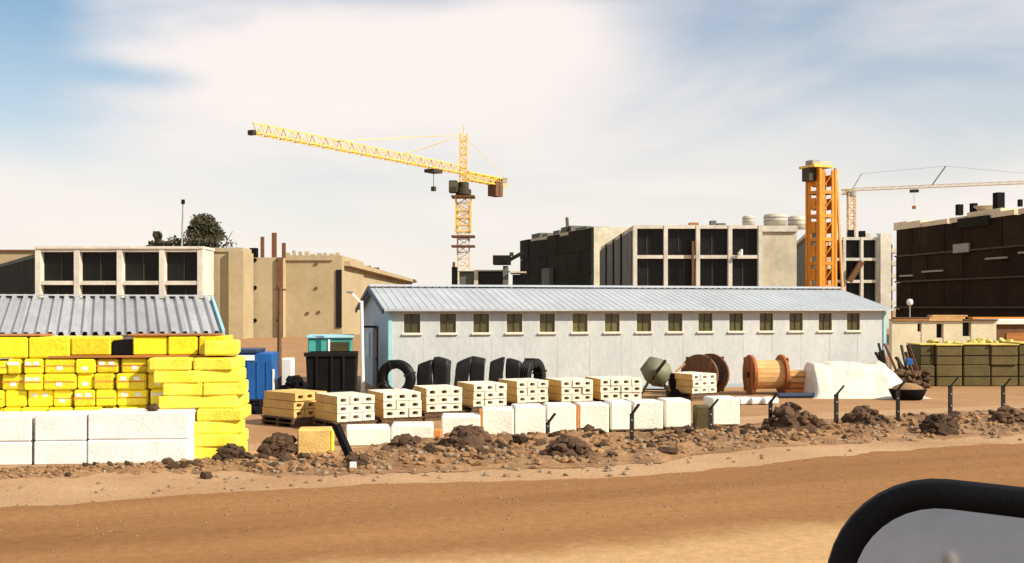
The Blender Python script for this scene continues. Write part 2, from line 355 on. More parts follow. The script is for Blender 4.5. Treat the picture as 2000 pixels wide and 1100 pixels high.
heap(1548, 848, 130, 62, 'tall dark earth heap beside the fence post in front of the bare brown ground')
heap(1692, 836, 110, 42, 'low dark earth heap between two fence posts below the white heap')
heap(1832, 848, 100, 38, 'dark earth heap near the olive packs at the foot of a fence post')
heap(1972, 830, 80, 36, 'dark earth heap round the fence post below the olive packs')
heap(915, 882, 120, 50, 'black earth heap against the low white packs')
heap(1108, 896, 100, 42, 'black earth heap on the front of the roadside bank below the white packs')
heap(545, 892, 80, 46, 'small black earth heap between the yellow pack and the yellow bales')
heap(790, 885, 70, 34, 'small dark earth heap in front of the hollow block pallets')
heap(450, 902, 70, 30, 'small dark heap at the foot of the yellow bales')

# ------------------------------------------------------------------ far buildings
def building(name, label, p0, p1, depth, top, wall, cat='building'):
    p0, p1 = Vector(p0), Vector(p1); d = p1 - p0
    t = thing(name, label, cat, (p0.x, p0.y, 0), math.atan2(d.y, d.x)); Lh = d.length
    MB().box(0, Lh, 0, depth, 0, top).build('wall', wall, t)
    return t, Lh
def grid(t, xs, zs, cw=0.45, sh=0.35, proud=0.9, mcol='concrete', win='darkvoid'):
    for x in xs: MB().box(x-cw/2, x+cw/2, -proud, -.003, 0, zs[-1]+sh/2-.004).build('column', mcol, t)
    for z in zs:
        for a, c in zip(xs, xs[1:]):
            MB().box(a+cw/2+.003, c-cw/2-.003, -proud+.06, -.003, z-sh/2, z+sh/2).build('floor_slab', mcol, t)
    for z0, z1 in zip(zs, zs[1:]):
        for a, c in zip(xs, xs[1:]):
            wdw = MB().box(a+cw/2+.01, c-cw/2-.01, -.10, -.02, z0+sh/2+.01, z1-sh/2-.01).build('window', win, t)
            xm = (a + c)/2 + rg.uniform(-.3, .3)
            MB().box(xm-.05, xm+.05, -.16, -.104, z0+sh/2+.02, z1-sh/2-.02).build('mullion', 'cranedark', wdw)
# left frame block
z = 100; x0, x1 = gx(78, z), gx(400, z)
t, Lh = building('apartment_block', 'concrete frame block of four dark bays behind the grey corrugated roof', (x0, z), (x1, z), 3, hz(487, z), 'concrete')
sc = z / F; xs = [(c-78)*sc for c in (82, 157, 240, 322, 396)]
zt = hz(487, z); grid(t, xs, [zt-3.12*k-.2 for k in (3, 2, 1)][:0] + [hz(620, z), hz(553, z), hz(489, z)], .48, .36)
MB().box(-.1, Lh+.1, -1.0, 3, zt+.002, zt+.22).build('roof_edge', 'concrete', t)
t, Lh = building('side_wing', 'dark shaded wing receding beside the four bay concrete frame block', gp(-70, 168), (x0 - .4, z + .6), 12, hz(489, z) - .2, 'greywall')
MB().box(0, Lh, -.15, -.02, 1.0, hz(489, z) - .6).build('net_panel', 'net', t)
t, Lh = building('low_block', 'plain tan block behind the dark shaded wing', gp(-160, 185), gp(76, 185), 12, hz(492, 185), 'tan')
MB().box(-.2, Lh+.2, -.3, 12, hz(492, 185)+.002, hz(488, 185)).build('roof_edge', 'brownwood', t)
# tan blocks
z = 108
t, Lh = building('tan_block', 'tan rendered block with a shaded return next to the concrete frame block', gp(402, 104), gp(478, 104), 3.5, hz(492, 104), 'tan')
MB().box(-.1, Lh*.95, -.15, 3.5, hz(492, 104)+.002, hz(484, 104)).build('roof_edge', 'tanpale', t)
MB().box(Lh*.62, Lh-.01, -.5, -.003, 0, hz(490, 104)).build('pier', 'tan', t)
t, Lh = building('tan_block', 'tan block dotted with small dark vents and brown stub columns on its roof', gp(477, z), gp(550, z), 14, hz(503, z), 'tanpale')
for px in (489, 498, 544):
    for py in (494, 508, 562, 626) if px > 490 else (508, 562, 626):
        X = (px-477)*z/F; Z = hz(py, z)
        if Z < hz(504, z) - .2: MB().tube((X, -.12, Z), (X, .05, Z), .2, n=10).build('vent', 'blackmatte', t)
for px, a, wd in ((510, 462, .32), (533, 454, .42), (552, 474, .34)):
    X = (px-477)*z/F; MB().box(X-wd/2, X+wd/2, .4, .4+wd, hz(503, z)+.002, hz(a, z)).build('stub_column', 'brownwood', t)
MB().box((486-477)*z/F, (500-477)*z/F, .3, 1.0, hz(503, z)+.002, hz(484, z)).build('water_tank', 'blackmatte', t)
MB().box(Lh-.35, Lh+.15, -.3, -.003, 0, hz(503, z)).build('downpipe', 'brownwood', t)
z = 110
t, Lh = building('tan_block', 'plain tan block with a tall dark window slit at its edge', gp(551.5, z), gp(668, z), 16, hz(499, z), 'tan')
X0, X1 = (656-551)*z/F, (667-551)*z/F
MB().box(X0, X1, -.12, -.003, hz(640, z), hz(527, z)).build('window', 'darkvoid', t)
for px, py in ((617, 516), (617, 563), (600, 612), (622, 610)):
    X = (px-551)*z/F; MB().tube((X, -.1, hz(py, z)), (X, .05, hz(py, z)), .17, n=10).build('vent', 'brownwood', t)
for i in range(9):
    X = .3 + i*.62; hh = rg.uniform(.15, .55); MB().box(X, X+rg.uniform(.2, .45), .3, .8, hz(499, z)+.002, hz(499, z)+hh).build('parapet_stone', 'tanpale', t)
MB().box(-.02, X0-.3, -.2, 1, hz(499, z)-.5, hz(499, z)-.002).build('roof_beam', 'tanpale', t)
t, Lh = building('tan_block', 'pale tan block receding behind the long grey shed roof', gp(669, 112), gp(805, 190), 12, hz(520, 112), 'tanpale')
MB().box(0, .5, -.15, -.003, hz(640, 112), hz(530, 112)).build('corner_strip', 'palewood', t)
MB().box(-.8, Lh, -.9, 6, hz(520, 112)+.002, hz(511, 112)).build('roof_edge', 'tan', t)
for i in range(5): MB().box(3+i*9, 3.6+i*9, 1, 2, hz(511, 112)+.004, hz(511, 112)+rg.uniform(.4, 1.1)).build('roof_stub', 'brownwood', t)
# middle: low unfinished frame
z = 150
t = thing('unfinished_frame', 'low unfinished concrete frame with a raised dark platform, left of the dark netted block', 'building frame', (gx(883, z), z, 0)); k = z/F
def ub(nm, a, c, py0, py1, m, d0=0, d1=6): MB().box((a-883)*k, (c-883)*k, d0, d1, hz(py1, z), hz(py0, z)).build(nm, m, t)
ub('wall', 897, 925, 532, 643, 'greywall'); ub('pillar', 883, 893, 522, 643, 'blackmatte', -1, 1); ub('post', 884, 889, 512, 521.9, 'brownwood', -.3, .1)
ub('pillar', 926, 934, 530, 643, 'concretecream', -.5, 6); ub('wall', 935, 982, 532, 643, 'darkvoid')
ub('pillar', 982.3, 993, 520, 643, 'greywall', -1, 3); ub('platform', 963, 998, 500, 516, 'net', -2, 4); ub('parapet', 995, 1003, 494, 499.6, 'cranedark', -1.5, 1)
ub('floor_slab', 895, 996, 527.5, 530, 'concrete', -.5, 6.2); ub('wall', 1001, 1026, 537, 643, 'darkvoid', -1, 4); ub('floor_slab', 997, 1028, 531, 534, 'concretecream', -1.6, 4)
MB().bar(((996-883)*k, -1, hz(508, z)), ((1022-883)*k, -1, hz(494, z)), .5).build('ramp', 'net', t)
# dark netted block
t, Lh = building('netted_block', 'tall dark green netted block with ragged roof line and one bright cream end wall', gp(1020, 200), gp(1160, 165), 16, hz(443, 165), 'concretecream')
H = hz(443, 165); nn = 7
for i in range(nn):
    for j in range(4):
        a, c = Lh*i/nn, Lh*(i+1)/nn; z0, z1 = 1 + (H-1)*j/4, 1 + (H-1)*(j+1)/4
        MB().box(a+.04, c-.04, -.35-.1*rg.random(), -.02, z0+.04, z1-.04 + (rg.uniform(-.6, .3) if j == 3 else 0)).build('net_panel', 'net', t)
for a, c, hh in ((0, 5, -1.0), (4, 9, .9), (10, 13, .5), (16, 19, .7), (20, 25, 1.0), (27, 32, .4)):
    if hh > 0: MB().box(a, c, .5, 4, H+.003, H+hh).build('roof_hut', 'greywall', t)
MB().box(15, 19, -1.2, -.5, 3.0, 9.5).build('hoist_shaft', 'greywall', t)
MB().bar((24, .3, H), (23.5, .3, H+2.4), .4).build('roof_post', 'cranedark', t)
MB().box(Lh-4, Lh-2, -.55, -.46, 5.2, 6.0).build('sign_board', 'whitepaint', t)
# white framed block
z = 110; k = z/F; zt = hz(441, z)
t, Lh = building('frame_block', 'cream concrete block with two rows of four dark bays and a blank end', gp(1236, z), gp(1556, z), 40, zt, 'concretecream')
MB().box(-.18, -.003, .1, 39.5, .5, zt-.5).build('side_net', 'greywall', t)
for y in (9, 18, 28): MB().box(-.30, -.19, y, y+1.2, 0, zt-.2).build('side_pier', 'net', t)
xs = [(c-1236)*k for c in (1239, 1298.5, 1361, 1423.5, 1482)]; grid(t, xs, [hz(622, z), hz(563, z), hz(502.5, z), zt-.17], .38, .34, .8)
MB().box((1348-1236)*k, (1352.5-1236)*k, -1.15, -.82, 0, zt-1.6).build('drainpipe', 'brownwood', t)
MB().box((1484.2-1236)*k, Lh+.05, -.25, -.003, zt-.6, zt-.004).build('coping', 'concrete', t)
for px, a, wd in ((1358, 434, .9), (1396, 430, .55), (1412, 435, .8)):
    X = (px-1236)*k; MB().box(X-wd/2, X+wd/2, .6, 1.6, zt+.003, hz(a, z)).build('roof_vent', 'plank' if px == 1358 else 'greywall', t)
MB().tube(((1441-1236)*k, -1.1, hz(498, z)), ((1444-1236)*k, -1.3, hz(489, z)), .28, .1, n=6).build('lamp', 'whitepaint', t)
def roof_tank(px, pyb, pyt, wpx, z, label):
    o = thing('water_tank', label, 'water tank', (gx(px, z), z, hz(pyb, z))); k = z/F; r = wpx*k/2; h = (pyb-pyt)*k
    MB().lathe([(0, 0), (r, 0), (r, h*.86), (r*.6, h*.97), (0, h)], 18).build('shell', 'tankcream', o, True)
    for q in (.3, .6): MB().lathe([(r*1.0, h*q), (r*1.04, h*q+.03), (r*1.04, h*q+.09), (r, h*q+.12)], 18).build('hoop', 'cranegrey', o)
    return o
roof_tank(1462, 441, 421, 24, 113, 'small cream roof tank above the fourth bay of the cream concrete block')
roof_tank(1514, 441, 417, 44, 114, 'wide cream roof tank on the blank end of the cream concrete block')
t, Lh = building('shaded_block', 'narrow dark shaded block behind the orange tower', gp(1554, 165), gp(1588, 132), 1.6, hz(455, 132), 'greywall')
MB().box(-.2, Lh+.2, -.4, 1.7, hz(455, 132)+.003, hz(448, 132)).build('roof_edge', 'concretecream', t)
roof_tank(1556, 448, 421, 34, 150, 'cream roof tank with a dark shaded side beside the orange tower')
# frame block behind orange tower
z = 155; k = z/F; zt = hz(464, z)
t, Lh = building('frame_block', 'cream frame block with three rows of small dark bays right of the orange tower', gp(1615, z), gp(1738, z), 14, zt, 'concretecream')
grid(t, [(c-1615)*k for c in (1618, 1646, 1680, 1711)], [hz(637, z), hz(593, z), hz(550, z), hz(507, z), zt-.2], .38, .4, .9)
MB().box((1713.5-1615)*k, (1734-1615)*k, -1.4, -.004, 0, zt+.5).build('stair_tower', 'concrete', t)
for py in (488, 513, 537, 562, 590):
    bl = MB().box(Lh+.02, Lh+1.5, -1.0, 3, hz(py+6, z), hz(py-2, z)).build('balcony', 'concrete', t)
MB().box(Lh+.01, Lh+.3, -.2, 6, 0, zt-1).build('balcony_wall', 'darkvoid', t)
MB().bar(((1652-1615)*k, -1.6, hz(550, z)), ((1676-1615)*k, -1.6, hz(512, z)), .7).build('brace', 'brownwood', t)
for px, a, m in ((1668, 448, 'blackmatte'), (1690, 450, 'blackmatte'), (1700, 455, 'tankcream'), (1725, 455, 'tankcream')):
    X = (px-1615)*k; MB().box(X-.35, X+.35, 1, 2, zt+.003 if px < 1713 else zt+.503, hz(a, z)).build('roof_box', m, t)
# big dark block on the right
p0 = Vector(gp(1757, 110)); dr = Vector((3.6, -19.3)).normalized(); p1 = p0 + dr*34
t, Lh = building('netted_block', 'large block sheeted in black brown netting with a cream roof parapet', p0, p1, 22, hz(450, 110), 'greywall')
H = hz(450, 110); nn = 12
for i in range(nn):
    for j in range(4):
        a, c = Lh*i/nn, Lh*(i+1)/nn; z0, z1 = .2 + (H-.2)*j/4, .2 + (H-.2)*(j+1)/4
        MB().box(a+.02, c-.02, -.3-.14*rg.random(), -.02, z0+.02, z1-.02).build('net_panel', 'netbrown', t)
for i in range(14): MB().box(-.3 + (Lh+.3)*i/14, -.3 + (Lh+.3)*(i+1)/14 - rg.choice((.01, .01, .5)), -.5 + rg.uniform(0, .2), 22, H+.003, H+.75 - rg.choice((0, 0, .1, .3))).build('parapet', 'cream', t)  # cream colour paints in the overexposed halo along the roof edge
for zz in (2.9, 5.45, 8.0): MB().box(0, Lh, -.58, -.46, zz, zz+.14).build('floor_edge', 'cranedark', t)

for a, c, zz in ((1, 3.4, 6.0), (5, 8.5, 6.3), (15, 18, 7.1), (19.5, 22, 7.4)): MB().box(a, c, -.62, -.46, zz, zz+.16).build('toe_board', 'cranegrey', t)
MB().box(10.2, 12.6, -.62, -.46, 7.9, 8.7).build('sign_board', 'cranegrey', t)
for a, wd, hh in ((9.0, .5, 1.0), (11.2, .5, .9), (14.6, .7, 1.5), (18, .3, .6)):
    MB().box(a, a+wd, .4, .4+wd, H+.753, H+.75+hh).build('roof_post', 'blackmatte', t)
MB().lathe([(0, 0), (.7, .15), (1.1, .5), (1.05, .52), (0, .12)], 16, Matrix.Translation((12.8, 1.0, H+.76))).build('roof_dish', 'concretecream', t)
MB().box(11.0, 15.5, -.7, -.45, H-.6, H+.25).build('roof_net', 'net', t)

# orange tower
z = 100; k = z/F; H = hz(330, z)
t = thing('hoist_tower', 'tall orange steel hoist tower with an overhanging platform on top', 'hoist tower', (gx(1604, z), z, 0), R(24)); hw = .88
for sx in (-1, 1):
    for sy in (-1, 1): MB().box(sx*hw-.11, sx*hw+.11, sy*hw-.11, sy*hw+.11, 0, H).build('corner_post', 'orange', t)
nl = 7
for j in range(nl):
    z0, z1 = .4 + (H-.6)*j/nl, .4 + (H-.6)*(j+1)/nl
    for rot in range(4):
        M = Matrix.Rotation(rot*math.pi/2, 4, 'Z'); b = MB()
        b.box(-hw+.12, hw-.12, -hw-.05, -hw+.03, z0, z0+.3, M); b.box(-hw+.12, -hw+.55, -hw-.05, -hw+.03, z0+.301, z1-.02, M)
        b.box(hw-.45, hw-.12, -hw-.05, -hw+.03, z0+.301, z1-.02, M); b.bar((-hw+.1, -hw, z0+.3), (hw-.1, -hw, z1), .16, .07) if rot == 0 else b.box(-.3, .3, -hw-.05, -hw+.03, z0+.75, z1-.35, M)
        b.build('side_panel', 'orange', t)
    MB().box(-hw+.15, hw-.15, -hw+.1, hw-.1, z0+.05, z0+.13).build('landing', 'brownwood', t)
MB().box(-hw-.8, hw-.4, -hw-.2, hw+.2, H+.003, H+.22).build('platform', 'cranegold', t); MB().bar((-hw-.7, 0, H+.24), (hw+.9, 0, H-1.5), .3).build('canopy', 'orange', t); MB().box(-hw-.5, -hw+.3, -.5, .5, H+.225, H+.7).build('winch', 'cranegrey', t)
MB().box(-hw-.9, -hw-.1, -.5, .5, H-1.2, H-.01).build('hoist_motor', 'cranedark', t)
MB().bar((-hw-.7, -hw, H+.3), (hw-.5, -hw, H+.55), .08).build('rail', 'cranegold', t)
MB().bar((hw+.1, -.9, H-.4), (hw+1.0, -1.0, 0), .2).build('stay', 'palewood', t)
MB().bar((hw+.1, .9, H-2.5), (hw+1.1, .9, 0), .2).build('stay', 'palewood', t)

# ------------------------------------------------------------------ tower cranes
def lattice(b, a, c, wd, n, w=.14, tri=False):
    a, c = Vector(a), Vector(c); d = (c-a).normalized()
    up = Vector((0, 0, 1)) if abs(d.z) < .7 else Vector((0, 1, 0)); sdv = d.cross(up).normalized(); up = sdv.cross(d).normalized()
    cs = [sdv*wd/2, -sdv*wd/2, up*wd*1.0] if tri else [sdv*wd/2+up*wd/2, -sdv*wd/2+up*wd/2, -sdv*wd/2-up*wd/2, sdv*wd/2-up*wd/2]
    for q in cs: b.bar(a+q, c+q, w)
    m = len(cs)
    for i in range(n):
        s, e = a+(c-a)*i/n, a+(c-a)*(i+1)/n
        for q in range(m):
            q0, q1 = cs[q], cs[(q+1) % m]
            if i % 2: q0, q1 = q1, q0
            b.bar(s+q0, e+q1, w*.62); b.bar(s+q0, s+q1, w*.6)
    return b
z = 180; x = gx(905, z); JH = hz(340, z)
t = thing('tower_crane', 'yellow tower crane with a long jib swung over the tan blocks', 'tower crane', (x, z, 0))
jd = Vector((gx(500, 138) - x, 138 - z, 0)).normalized()
lattice(MB(), (0, 0, 0), (0, 0, JH-5.2), 1.9, 18, .17).build('mast', 'cranepale', t)
MB().box(-1.5, 1.5, -1.5, 1.5, .0, .9).build('base', 'concrete', t)
cg = lattice(MB(), (0, 0, JH-9.5), (0, 0, JH-3.6), 2.4, 5, .2).build('climbing_frame', 'cranegold', t)
for zz in (JH-10.4, JH-3.9, JH-12.0): MB().box(-1.9, 1.9, -1.9, 1.9, zz, zz+.25).build('deck', 'brownwood', t)
MB().lathe([(0, JH-3.4), (1.3, JH-3.4), (1.3, JH-2.6), (.9, JH-2.4), (.9, JH-1.4), (0, JH-1.4)], 16).build('slewing_ring', 'cranedark', t)
cb = MB().bbox(-2.3, -.9, -1.6, -.1, JH-3.2, JH-1.2, .12).build('cab', 'cranedark', t)
MB().box(-2.2, -1.0, -1.64, -1.605, JH-2.3, JH-1.4).build('window', 'glassolive', cb)
lattice(MB(), (0, 0, JH-1.3), (0, 0, hz(262, z)), 1.1, 7, .2).build('tower_peak', 'cranegold', t)
MB().bar((0, 0, hz(262, z)), (0, 0, hz(245, z)), .16).build('antenna', 'cranegold', t)
lattice(MB(), jd*.8+Vector((0, 0, JH)), jd*49+Vector((0, 0, JH)), 1.3, 34, .13, True).build('jib', 'cranegold', t)
lattice(MB(), -jd*.8+Vector((0, 0, JH-.2)), -jd*13.5+Vector((0, 0, JH-.2)), 1.2, 10, .2).build('counter_jib', 'cranegold', t)
rz = math.atan2(jd.y, jd.x)
Mj = Matrix.Rotation(rz, 4, 'Z')
for q in (-9.6, -10.9): MB().box(q-.55, q+.55, -.8, .8, JH-2.8, JH-.3, Mj).build('counterweight', 'brownwood', t)
MB().box(-13.2, -11.6, -.7, .7, JH-.15, JH+.6, Mj).build('winch', 'cranegrey', t)
for s0, e0 in ((-.3, 33), (.3, 33), (-.3, 17), (.3, 17), (0, -12.6)):
    MB().bar(Vector((0, 0, hz(264, z))), jd*e0 + Vector((0, s0*1.5, JH+1.1)), .055).build('pendant', 'cranegold', t)
MB().box(7.5, 10, -.9, .9, JH-.75, JH-.25, Mj).build('trolley', 'cranedark', t)
MB().bar(jd*8.7+Vector((0, 0, JH-.5)), jd*8.7+Vector((0, 0, JH-3)), .09).build('hoist_rope', 'cranedark', t)
MB().box(8.4, 9.0, -.3, .3, JH-3.6, JH-2.9, Mj).build('hook_block', 'cranedark', t)
MB().box(48.9, 49.5, -.45, .45, JH-.3, JH+.3, Mj).build('jib_end', 'cranedark', t)

z = 250; x = gx(1663, z); JH = hz(373, z)
t = thing('tower_crane', 'tan tower crane with a level jib reaching out behind the black netted block', 'tower crane', (x, z, 0))
jd = Vector((gx(2000, 235.6) - x, 235.6 - z, 0)).normalized(); Mj = Matrix.Rotation(math.atan2(jd.y, jd.x), 4, 'Z')
lattice(MB(), (0, 0, 0), (0, 0, JH-.5), 1.5, 22, .22).build('mast', 'cranepale', t)
MB().box(-1.5, 1.5, -1.5, 1.5, 0, .8).build('base', 'concrete', t)
lattice(MB(), (0, 0, JH), jd*50+Vector((0, 0, JH)), .6, 50, .11, True).build('jib', 'cranepale', t)
lattice(MB(), (0, 0, JH-.2), -jd*2.2+Vector((0, 0, JH-.2)), 1.0, 2, .2).build('counter_jib', 'cranegold', t)
MB().lathe([(0, JH-1.2), (1.1, JH-1.2), (1.1, JH-.2), (0, JH-.2)], 14).build('slewing_ring', 'cranegrey', t)
MB().bar((0, 0, JH), jd*2.2+Vector((0, 0, JH+3.8)), .16).build('tower_peak', 'cranegrey', t)
MB().bar(jd*17.2+Vector((0, 0, JH+.6)), jd*20.0+Vector((0, 0, JH+4.6)), .28).build('jib_strut', 'cranegrey', t)
MB().bar(jd*20.0+Vector((0, 0, JH+4.6)), jd*2.2+Vector((0, 0, JH+3.8)), .05).build('pendant', 'cranegrey', t)
MB().bar(jd*20.0+Vector((0, 0, JH+4.6)), jd*44+Vector((0, 0, JH+1)), .05).build('pendant', 'cranegrey', t)
MB().box(12.5, 14.4, -.6, .6, JH-.9, JH-.3, Mj).build('trolley', 'cranedark', t)
MB().bar(jd*13.4+Vector((0, 0, JH-.7)), jd*13.4+Vector((0, 0, JH-4)), .06).build('hoist_rope', 'cranegrey', t)
MB().box(13.0, 13.8, -.3, .3, JH-4.6, JH-3.9, Mj).build('hook_block', 'plank', t)

# ------------------------------------------------------------------ trees, mast on the left block
def tree(px, z, pyb, pyt, wpx, label, n=1500, seed=1):
    rr = random.Random(seed); k = z/F; H = hz(pyt, z); Wd = wpx*k; zb = hz(pyb, z)
    t = thing('tree', label, 'tree', (gx(px, z), z, 0))
    tr = MB(); tr.tube((0, 0, 0), (.1, 0, zb*.8), .22, .14, 8)
    for i in range(7):
        a = rr.uniform(0, 6.28); tr.tube((.1, 0, zb*.75+i*.1), (math.cos(a)*Wd*.3, math.sin(a)*Wd*.3, zb+(H-zb)*rr.uniform(.2, .75)), .09, .03, 5)
    tr.build('trunk', 'bark', t)
    cr = MB(); cl = []
    for i in range(26):
        a = rr.uniform(0, 6.28); q = rr.uniform(.0, .45); hh = rr.random(); q *= 1.15 - hh
        cl.append((math.cos(a)*q*Wd, math.sin(a)*q*Wd, zb + (H-zb)*(.08 + .86*hh), Wd*rr.uniform(.09, .17)*(1.15-.5*hh)))
    for i in range(n):
        c = rr.choice(cl); v = Vector((rr.gauss(0, 1), rr.gauss(0, 1), rr.gauss(0, .8))).normalized()*c[3]*rr.uniform(.4, 1.1)
        p = Vector(c[:3]) + v; s = rr.uniform(.14, .30); d1 = Vector((rr.gauss(0, 1), rr.gauss(0, 1), rr.gauss(0, 1))).normalized(); d2 = d1.orthogonal().normalized()
        cr.add([p-d1*s, p+d2*s*.5, p+d1*s, p-d2*s*.5], [(0, 1, 2, 3)])
    cr.build('crown', 'leaf', t); return t
tree(404, 128, 505, 424, 165, 'broad dark tree rising behind the four bay concrete frame block', 5200, 3)
tree(306, 128, 500, 452, 52, 'small brownish tree behind the concrete frame block beside the roof mast', 2200, 4)
z = 103; t = thing('roof_mast', 'slim grey mast standing on the four bay concrete frame block', 'mast', (gx(355, z), z, hz(487, 100)+.22))
MB().tube((0, 0, 0), (.12, 0, 4.2), .09, .07, 8).build('pole', 'cranegrey', t); MB().tube((.12, 0, 4.2), (.13, 0, 4.6), .2, .16, 8).build('beacon', 'blackmatte', t)
MB().box(-.25, .25, -.25, .25, 0, .12).build('foot', 'cranegrey', t)

# ------------------------------------------------------------------ long shed
A = Vector(gp(760, 37.8)); B = Vector(gp(1729, 42.8)); d = B - A; LS = d.length; W = 7.2; EH = 2.93; RH = 3.76
t = thing('long_shed', 'long low shed with pale wall, row of small high windows and blue grey roof', 'shed', (A.x, A.y, 0), math.atan2(d.y, d.x))
th = math.atan2(d.y, d.x)
wins = [805, 875, 940, 1005, 1069, 1133, 1196, 1258, 1319, 1378, 1438, 1497, 1555, 1612, 1667]
def s_of(px):     # distance along the wall seen in column px
    q = (px - CX)/F; return (A.x - q*A.y)/(q*d.y - d.x)*LS
ww, w0, w1 = .62, 2.08, 2.80
ed = [0]
for px in wins: s = s_of(px); ed += [s-ww/2, s+ww/2]
ed.append(LS)
b = MB().box(0, LS, 0, .12, 0, w0).box(0, LS, .0, .12, w1, EH-.02)
for i in range(0, len(ed), 2): b.box(ed[i], ed[i+1], 0, .12, w0, w1)
b.build('front_wall', 'shedwall', t)
for i in range(1, 16): MB().box(LS*i/16-.006, LS*i/16+.006, -.006, -.001, .15, w0-.12).build('joint_strip', 'shedwall', t)
MB().box(0.01, LS-.01, -.03, -.002, .0, .14).build('plinth', 'gablepanel', t)
for px in wins:
    s = s_of(px); a, c = s-ww/2, s+ww/2
    f = MB().box(a, a+.025, .0, .08, w0, w1).box(c-.025, c, .0, .08, w0, w1).box(a+.025, c-.025, .0, .08, w1-.03, w1).box(a+.025, c-.025, .0, .08, w0, w0+.03).build('window', 'winframe', t)
    MB().box(a+.025, c-.025, .085, .10, w0+.03, w1-.03).build('pane', 'glassolive', f)
    MB().box((a+c)/2-.012, (a+c)/2+.012, .05, .08, w0+.03, w1-.03).build('mullion', 'olive', f)
    MB().box(a-.05, c+.05, -.08, .0, w0-.05, w0-.003).build('sill', 'winframe', f)
gab = [(0, 0), (W, 0), (W, EH), (W/2, RH-.06), (0, EH)]
for x0, x1 in ((.0, .1), (LS-.1, LS)):
    b = MB(); b.add([(x0, y+.121 if y == 0 else y, z) for y, z in gab] + [(x1, y+.121 if y == 0 else y, z) for y, z in gab], [(0,1,2,3,4), (9,8,7,6,5)] + [(i, 5+i, 5+(i+1) % 5, (i+1) % 5) for i in range(5)])
    b.build('gable_wall', 'gablepanel', t)
MB().box(.1, LS-.1, W-.1, W, 0, EH-.02).build('back_wall', 'shedwall', t)
ns = 18; ov = .22
for sgn in (0, 1):
    for i in range(ns):
        x0 = -ov + (LS+2*ov)*i/ns; x1 = -ov + (LS+2*ov)*(i+1)/ns - .004; prof = []; nr = 4
        for r in range(nr):
            a = x0 + (x1-x0)*r/nr; s = (x1-x0)/nr; prof += [(a, 0), (a+s*.62, 0), (a+s*.72, .018), (a+s*.9, .018)]
        prof.append((x1, 0)); b = MB(); ye, ze = -.3, EH-.02; yr, zr = W/2, RH
        if sgn: ye = W + .3
        vs = [(x, ye, ze+q) for x, q in prof] + [(x, yr, zr+q) for x, q in prof] + [(x, ye, ze+q-.02) for x, q in prof] + [(x, yr, zr+q-.02) for x, q in prof]
        n = len(prof); b.add(vs, [(i_, i_+1, n+i_+1, n+i_) for i_ in range(n-1)] + [(2*n+i_, 3*n+i_, 3*n+i_+1, 2*n+i_+1) for i_ in range(n-1)] + [(i_, 2*n+i_, 2*n+i_+1, i_+1) for i_ in range(n-1)])
        b.build('roof_sheet', 'roofblue', t)
MB().prism([(W/2-.25, RH+.02), (W/2, RH+.10), (W/2+.25, RH+.02), (W/2, RH+.05)], 0, 1, Matrix(((0, LS+2*ov, 0, -ov), (1, 0, 0, 0), (0, 0, 1, 0), (0, 0, 0, 1)))).build('ridge_cap', 'roofblue', t)
for x0 in (-.03, LS-.1): MB().box(x0, x0+.13, -.035, -.001, 0, EH-.1).build('corner_trim', 'trimblue', t)
MB().box(-.035, -.002, .0, .12, 0, EH-.1).build('corner_trim', 'trimblue', t)
for y0, y1 in ((-.3, W/2), (W+.3, W/2)): MB().bar((-ov-.03, y0, EH-.08), (-ov-.03, y1, RH-.05), .06, .16).build('barge_board', 'darkblue', t)
MB().box(-ov, LS+ov, -.35, -.30, EH-.07, EH-.005).build('gutter', 'roofgrey', t)
dd = MB().box(-.06, -.003, 2.7, 3.75, .05, 2.2).build('door', 'darkblue', t); MB().box(-.11, -.062, 2.8, 2.86, 1.0, 1.15).build('handle', 'cranegrey', dd)
MB().box(-.5, -.02, 2.6, 3.9, 2.24, 2.30).build('door_hood', 'blackmatte', t)
MB().box(-.045, -.003, 5.0, 5.9, 1.1, 2.0).build('gable_panel', 'trimblue', t)
# lamp post
z = 36.6; t = thing('lamp_post', 'slim white lamp post with a slanted bracket in front of the shed gable', 'lamp post', (gx(709, z), z, 0))
MB().tube((0, 0, 0), (-.05, 0, hz(588, z)), .065, .055, 10).build('pole', 'whitepaint', t); MB().bar((-.05, 0, hz(592, z)), (-.36, -.1, hz(572, z)), .06).build('bracket', 'whitepaint', t)
MB().bbox(-.52, -.3, -.2, .0, hz(573, z), hz(568, z), .02).build('lamp_head', 'cranegrey', t); MB().tube((0, 0, 0), (0, 0, .25), .12, .09, 10).build('base', 'concrete', t)

# ------------------------------------------------------------------ left shed with corrugated roof
z0 = 33.5; a0 = R(20); xr = gx(437, z0); LS2 = 15
t = thing('metal_shed', 'shed with a grey corrugated sheet roof behind the yellow stack', 'shed', (xr - LS2*math.cos(a0), z0 - LS2*math.sin(a0), 0), a0)
e2, r2, yr = hz(653, z0), 3.30, 4.3
MB().box(0, LS2, .35, .47, 0, e2-.05).build('front_wall', 'roofgrey', t); MB().box(0, LS2, 2*yr-.4, 2*yr-.3, 0, e2-.05).build('back_wall', 'roofgrey', t)
for x0 in (0.05, LS2-.12):
    b = MB(); P = [(.475, 0), (2*yr-.405, 0), (2*yr-.405, e2), (yr, r2-.08), (.475, e2)]
    b.add([(x0, y, q) for y, q in P] + [(x0+.08, y, q) for y, q in P], [(0,1,2,3,4), (9,8,7,6,5)] + [(i, 5+i, 5+(i+1) % 5, (i+1) % 5) for i in range(5)]); b.build('gable_wall', 'trimblue', t)
ns = 16
